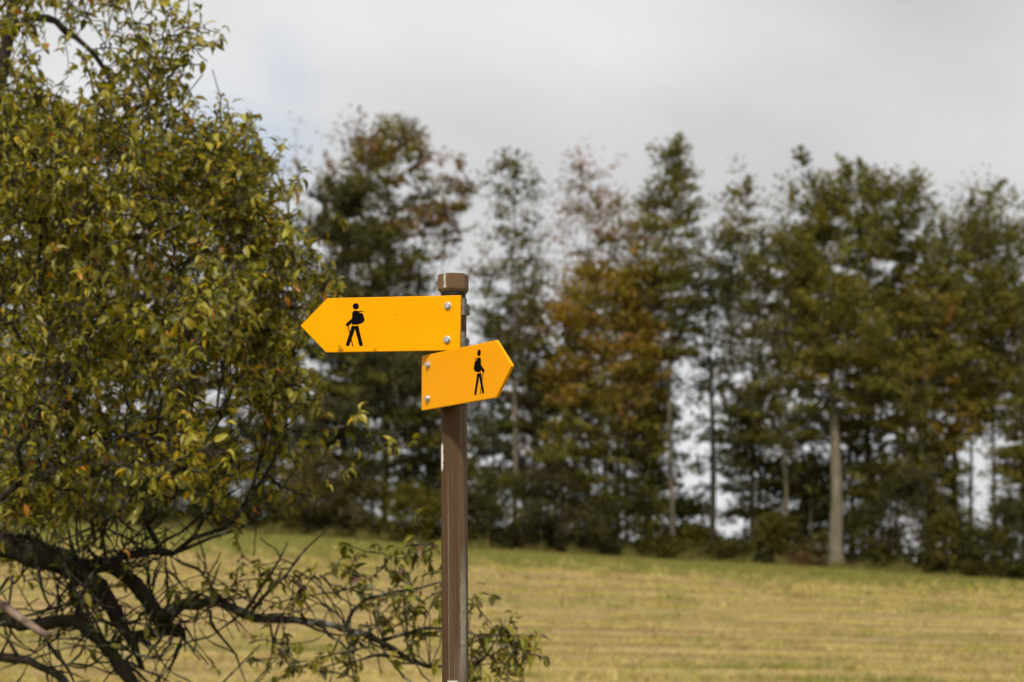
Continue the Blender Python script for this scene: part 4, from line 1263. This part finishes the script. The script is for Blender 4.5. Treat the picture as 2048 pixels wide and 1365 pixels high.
# leafy shoots at the spray tips
for tp, kd, a in zip(tips, kinds, att):
    nsh = {0: 3, 1: AR.integers(6, 10), 2: 3, 3: 2}[int(kd)]
    inx = 1024 + a[0] / a[1] * FPX
    for q in range(nsh):
        d0 = AR.normal(0, 1, 3) * [1, 1, 0.7] + [0.15, -0.1, 0.1]
        ln = wander(Pn[tp] + AR.normal(0, 0.03, 3), d0, AR.uniform(0.08, 0.27), 0.0032, 0.040, 0.30, -0.01)
        for k in range(1, len(ln)):
            for _ in range(2):
                if AR.uniform() < 0.86:
                    dv = (ln[k] - ln[k - 1]) * 8 + AR.normal(0, 0.55, 3)
                    LEAF.append((ln[k] + AR.normal(0, 0.008, 3), dv, 0.047 if kd != 2 else 0.056, int(kd)))
        for _ in range(3):
            LEAF.append((ln[-1], (ln[-1] - ln[-2]) * 10 + AR.normal(0, 0.5, 3), 0.044, int(kd)))
tw_o = obj('twigs', twg.mesh('twigs'), M_bark_twig, apple)
tw_o['kind'] = 'stuff'

# leaf blade: folded along the midrib, arching down
NS, NW = 4, 3


def leaf_blade(curl, fold, width):
    v = []
    for i_ in range(NS):
        s = i_ / (NS - 1)
        ang = curl * s
        xx = math.sin(ang) / max(curl, 1e-3) if curl > 1e-3 else s
        zz = -(1 - math.cos(ang)) / max(curl, 1e-3)
        wv_ = width * (math.sin(math.pi * (0.04 + 0.93 * s ** 0.85)) ** 0.8)
        for k in (-1, 0, 1):
            v.append((0.12 + xx, k * wv_ * 0.5 * math.cos(fold), zz + abs(k) * wv_ * 0.5 * math.sin(fold)))
    return np.array(v)


lf = []
for i_ in range(NS - 1):
    for k in range(NW - 1):
        a_ = i_ * NW + k
        lf.append((a_, a_ + 1, a_ + NW + 1, a_ + NW))
lf = np.array(lf)
SHAPES = [leaf_blade(c_, f_, w_) for c_, f_, w_ in ((0.7, 0.4, 0.46), (1.3, 0.55, 0.44), (1.9, 0.7, 0.42), (2.4, 0.85, 0.40), (1.0, 0.3, 0.52), (1.6, 1.0, 0.46))]
LG1 = (0.225, 0.203, 0.017); LG2 = (0.40, 0.345, 0.050); LG3 = (0.105, 0.103, 0.012); LYE = (0.50, 0.32, 0.02); LOR = (0.48, 0.19, 0.03); LPALE = (0.30, 0.27, 0.09)


def leaf_frame(b_, d_, sz):
    d_ = d_ / (np.linalg.norm(d_) + 1e-9)
    d_ = d_ + np.array([0, 0, -0.25]); d_ /= np.linalg.norm(d_)
    upv = np.array([0, 0, 1.0]) + AR.normal(0, 0.5, 3)
    y_ = np.cross(upv, d_); y_ /= np.linalg.norm(y_) + 1e-9
    z_ = np.cross(d_, y_)
    return np.stack([d_, y_, z_], 1) * sz


nL = len(LEAF)
shape_i = AR.choice(len(SHAPES), nL)
sizes = np.array([l[2] for l in LEAF]) * AR.uniform(0.55, 1.45, nL)
frames = [leaf_frame(l[0], l[1], s) for l, s in zip(LEAF, sizes)]
bases = np.array([l[0] for l in LEAF])
lcol = pal(nL, [LG1, LG2, LG3, LYE, LOR, LPALE], [0.40, 0.28, 0.24, 0.045, 0.015, 0.03], 0.2, AR)
dry = np.array([l[3] for l in LEAF]) == 2
if dry.any(): lcol[dry] = pal(int(dry.sum()), [(0.085, 0.08, 0.015), LG1, (0.13, 0.07, 0.03)], [1, 1, 0.15], 0.2, AR)
# one spray low in the crown coloured brighter and yellower to look sunlit
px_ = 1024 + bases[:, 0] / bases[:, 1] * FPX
sunlit_spray = (np.abs(px_ - 365) < 90) & (np.abs(bases[:, 2] - 2.37) < 0.13) & (bases[:, 1] < 10.7)
if sunlit_spray.any(): lcol[sunlit_spray] = pal(int(sunlit_spray.sum()), [LG2, (0.42, 0.36, 0.04), LYE], [0.45, 0.35, 0.2], 0.15, AR)
# nearest leaves inside the picture become leaf objects of their own
pxl = 1024 + bases[:, 0] / bases[:, 1] * FPX
pz = np.arctan2(bases[:, 2] - EYE, bases[:, 1]) - R(PITCH)
pyl = 682.5 - np.tan(pz) * FPX
inside = (pxl > 10) & (pxl < 1070) & (pyl > 10) & (pyl < 1350) & ((np.abs(pxl - 908) > 40) | (pyl < 560)) & ~((pxl > 600) & (pxl < 1030) & (pyl > 585) & (pyl < 830))
score = np.where(inside, bases[:, 1] - 6 * sizes - 0.5 * (pyl > 1000) - 0.25 * AR.uniform(0, 1, nL), 99)
single = set(np.argsort(score)[:300].tolist())
VV, FF, CC = [], [], []
cnt = 0
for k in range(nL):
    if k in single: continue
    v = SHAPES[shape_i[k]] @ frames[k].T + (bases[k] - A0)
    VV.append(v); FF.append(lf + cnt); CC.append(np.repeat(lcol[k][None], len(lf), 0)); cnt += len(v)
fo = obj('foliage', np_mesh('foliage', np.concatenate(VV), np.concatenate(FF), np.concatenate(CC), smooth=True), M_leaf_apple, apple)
fo['kind'] = 'stuff'
LCLS = [LG1, LG2, LG3, LYE, LOR, LPALE]
variants = {}
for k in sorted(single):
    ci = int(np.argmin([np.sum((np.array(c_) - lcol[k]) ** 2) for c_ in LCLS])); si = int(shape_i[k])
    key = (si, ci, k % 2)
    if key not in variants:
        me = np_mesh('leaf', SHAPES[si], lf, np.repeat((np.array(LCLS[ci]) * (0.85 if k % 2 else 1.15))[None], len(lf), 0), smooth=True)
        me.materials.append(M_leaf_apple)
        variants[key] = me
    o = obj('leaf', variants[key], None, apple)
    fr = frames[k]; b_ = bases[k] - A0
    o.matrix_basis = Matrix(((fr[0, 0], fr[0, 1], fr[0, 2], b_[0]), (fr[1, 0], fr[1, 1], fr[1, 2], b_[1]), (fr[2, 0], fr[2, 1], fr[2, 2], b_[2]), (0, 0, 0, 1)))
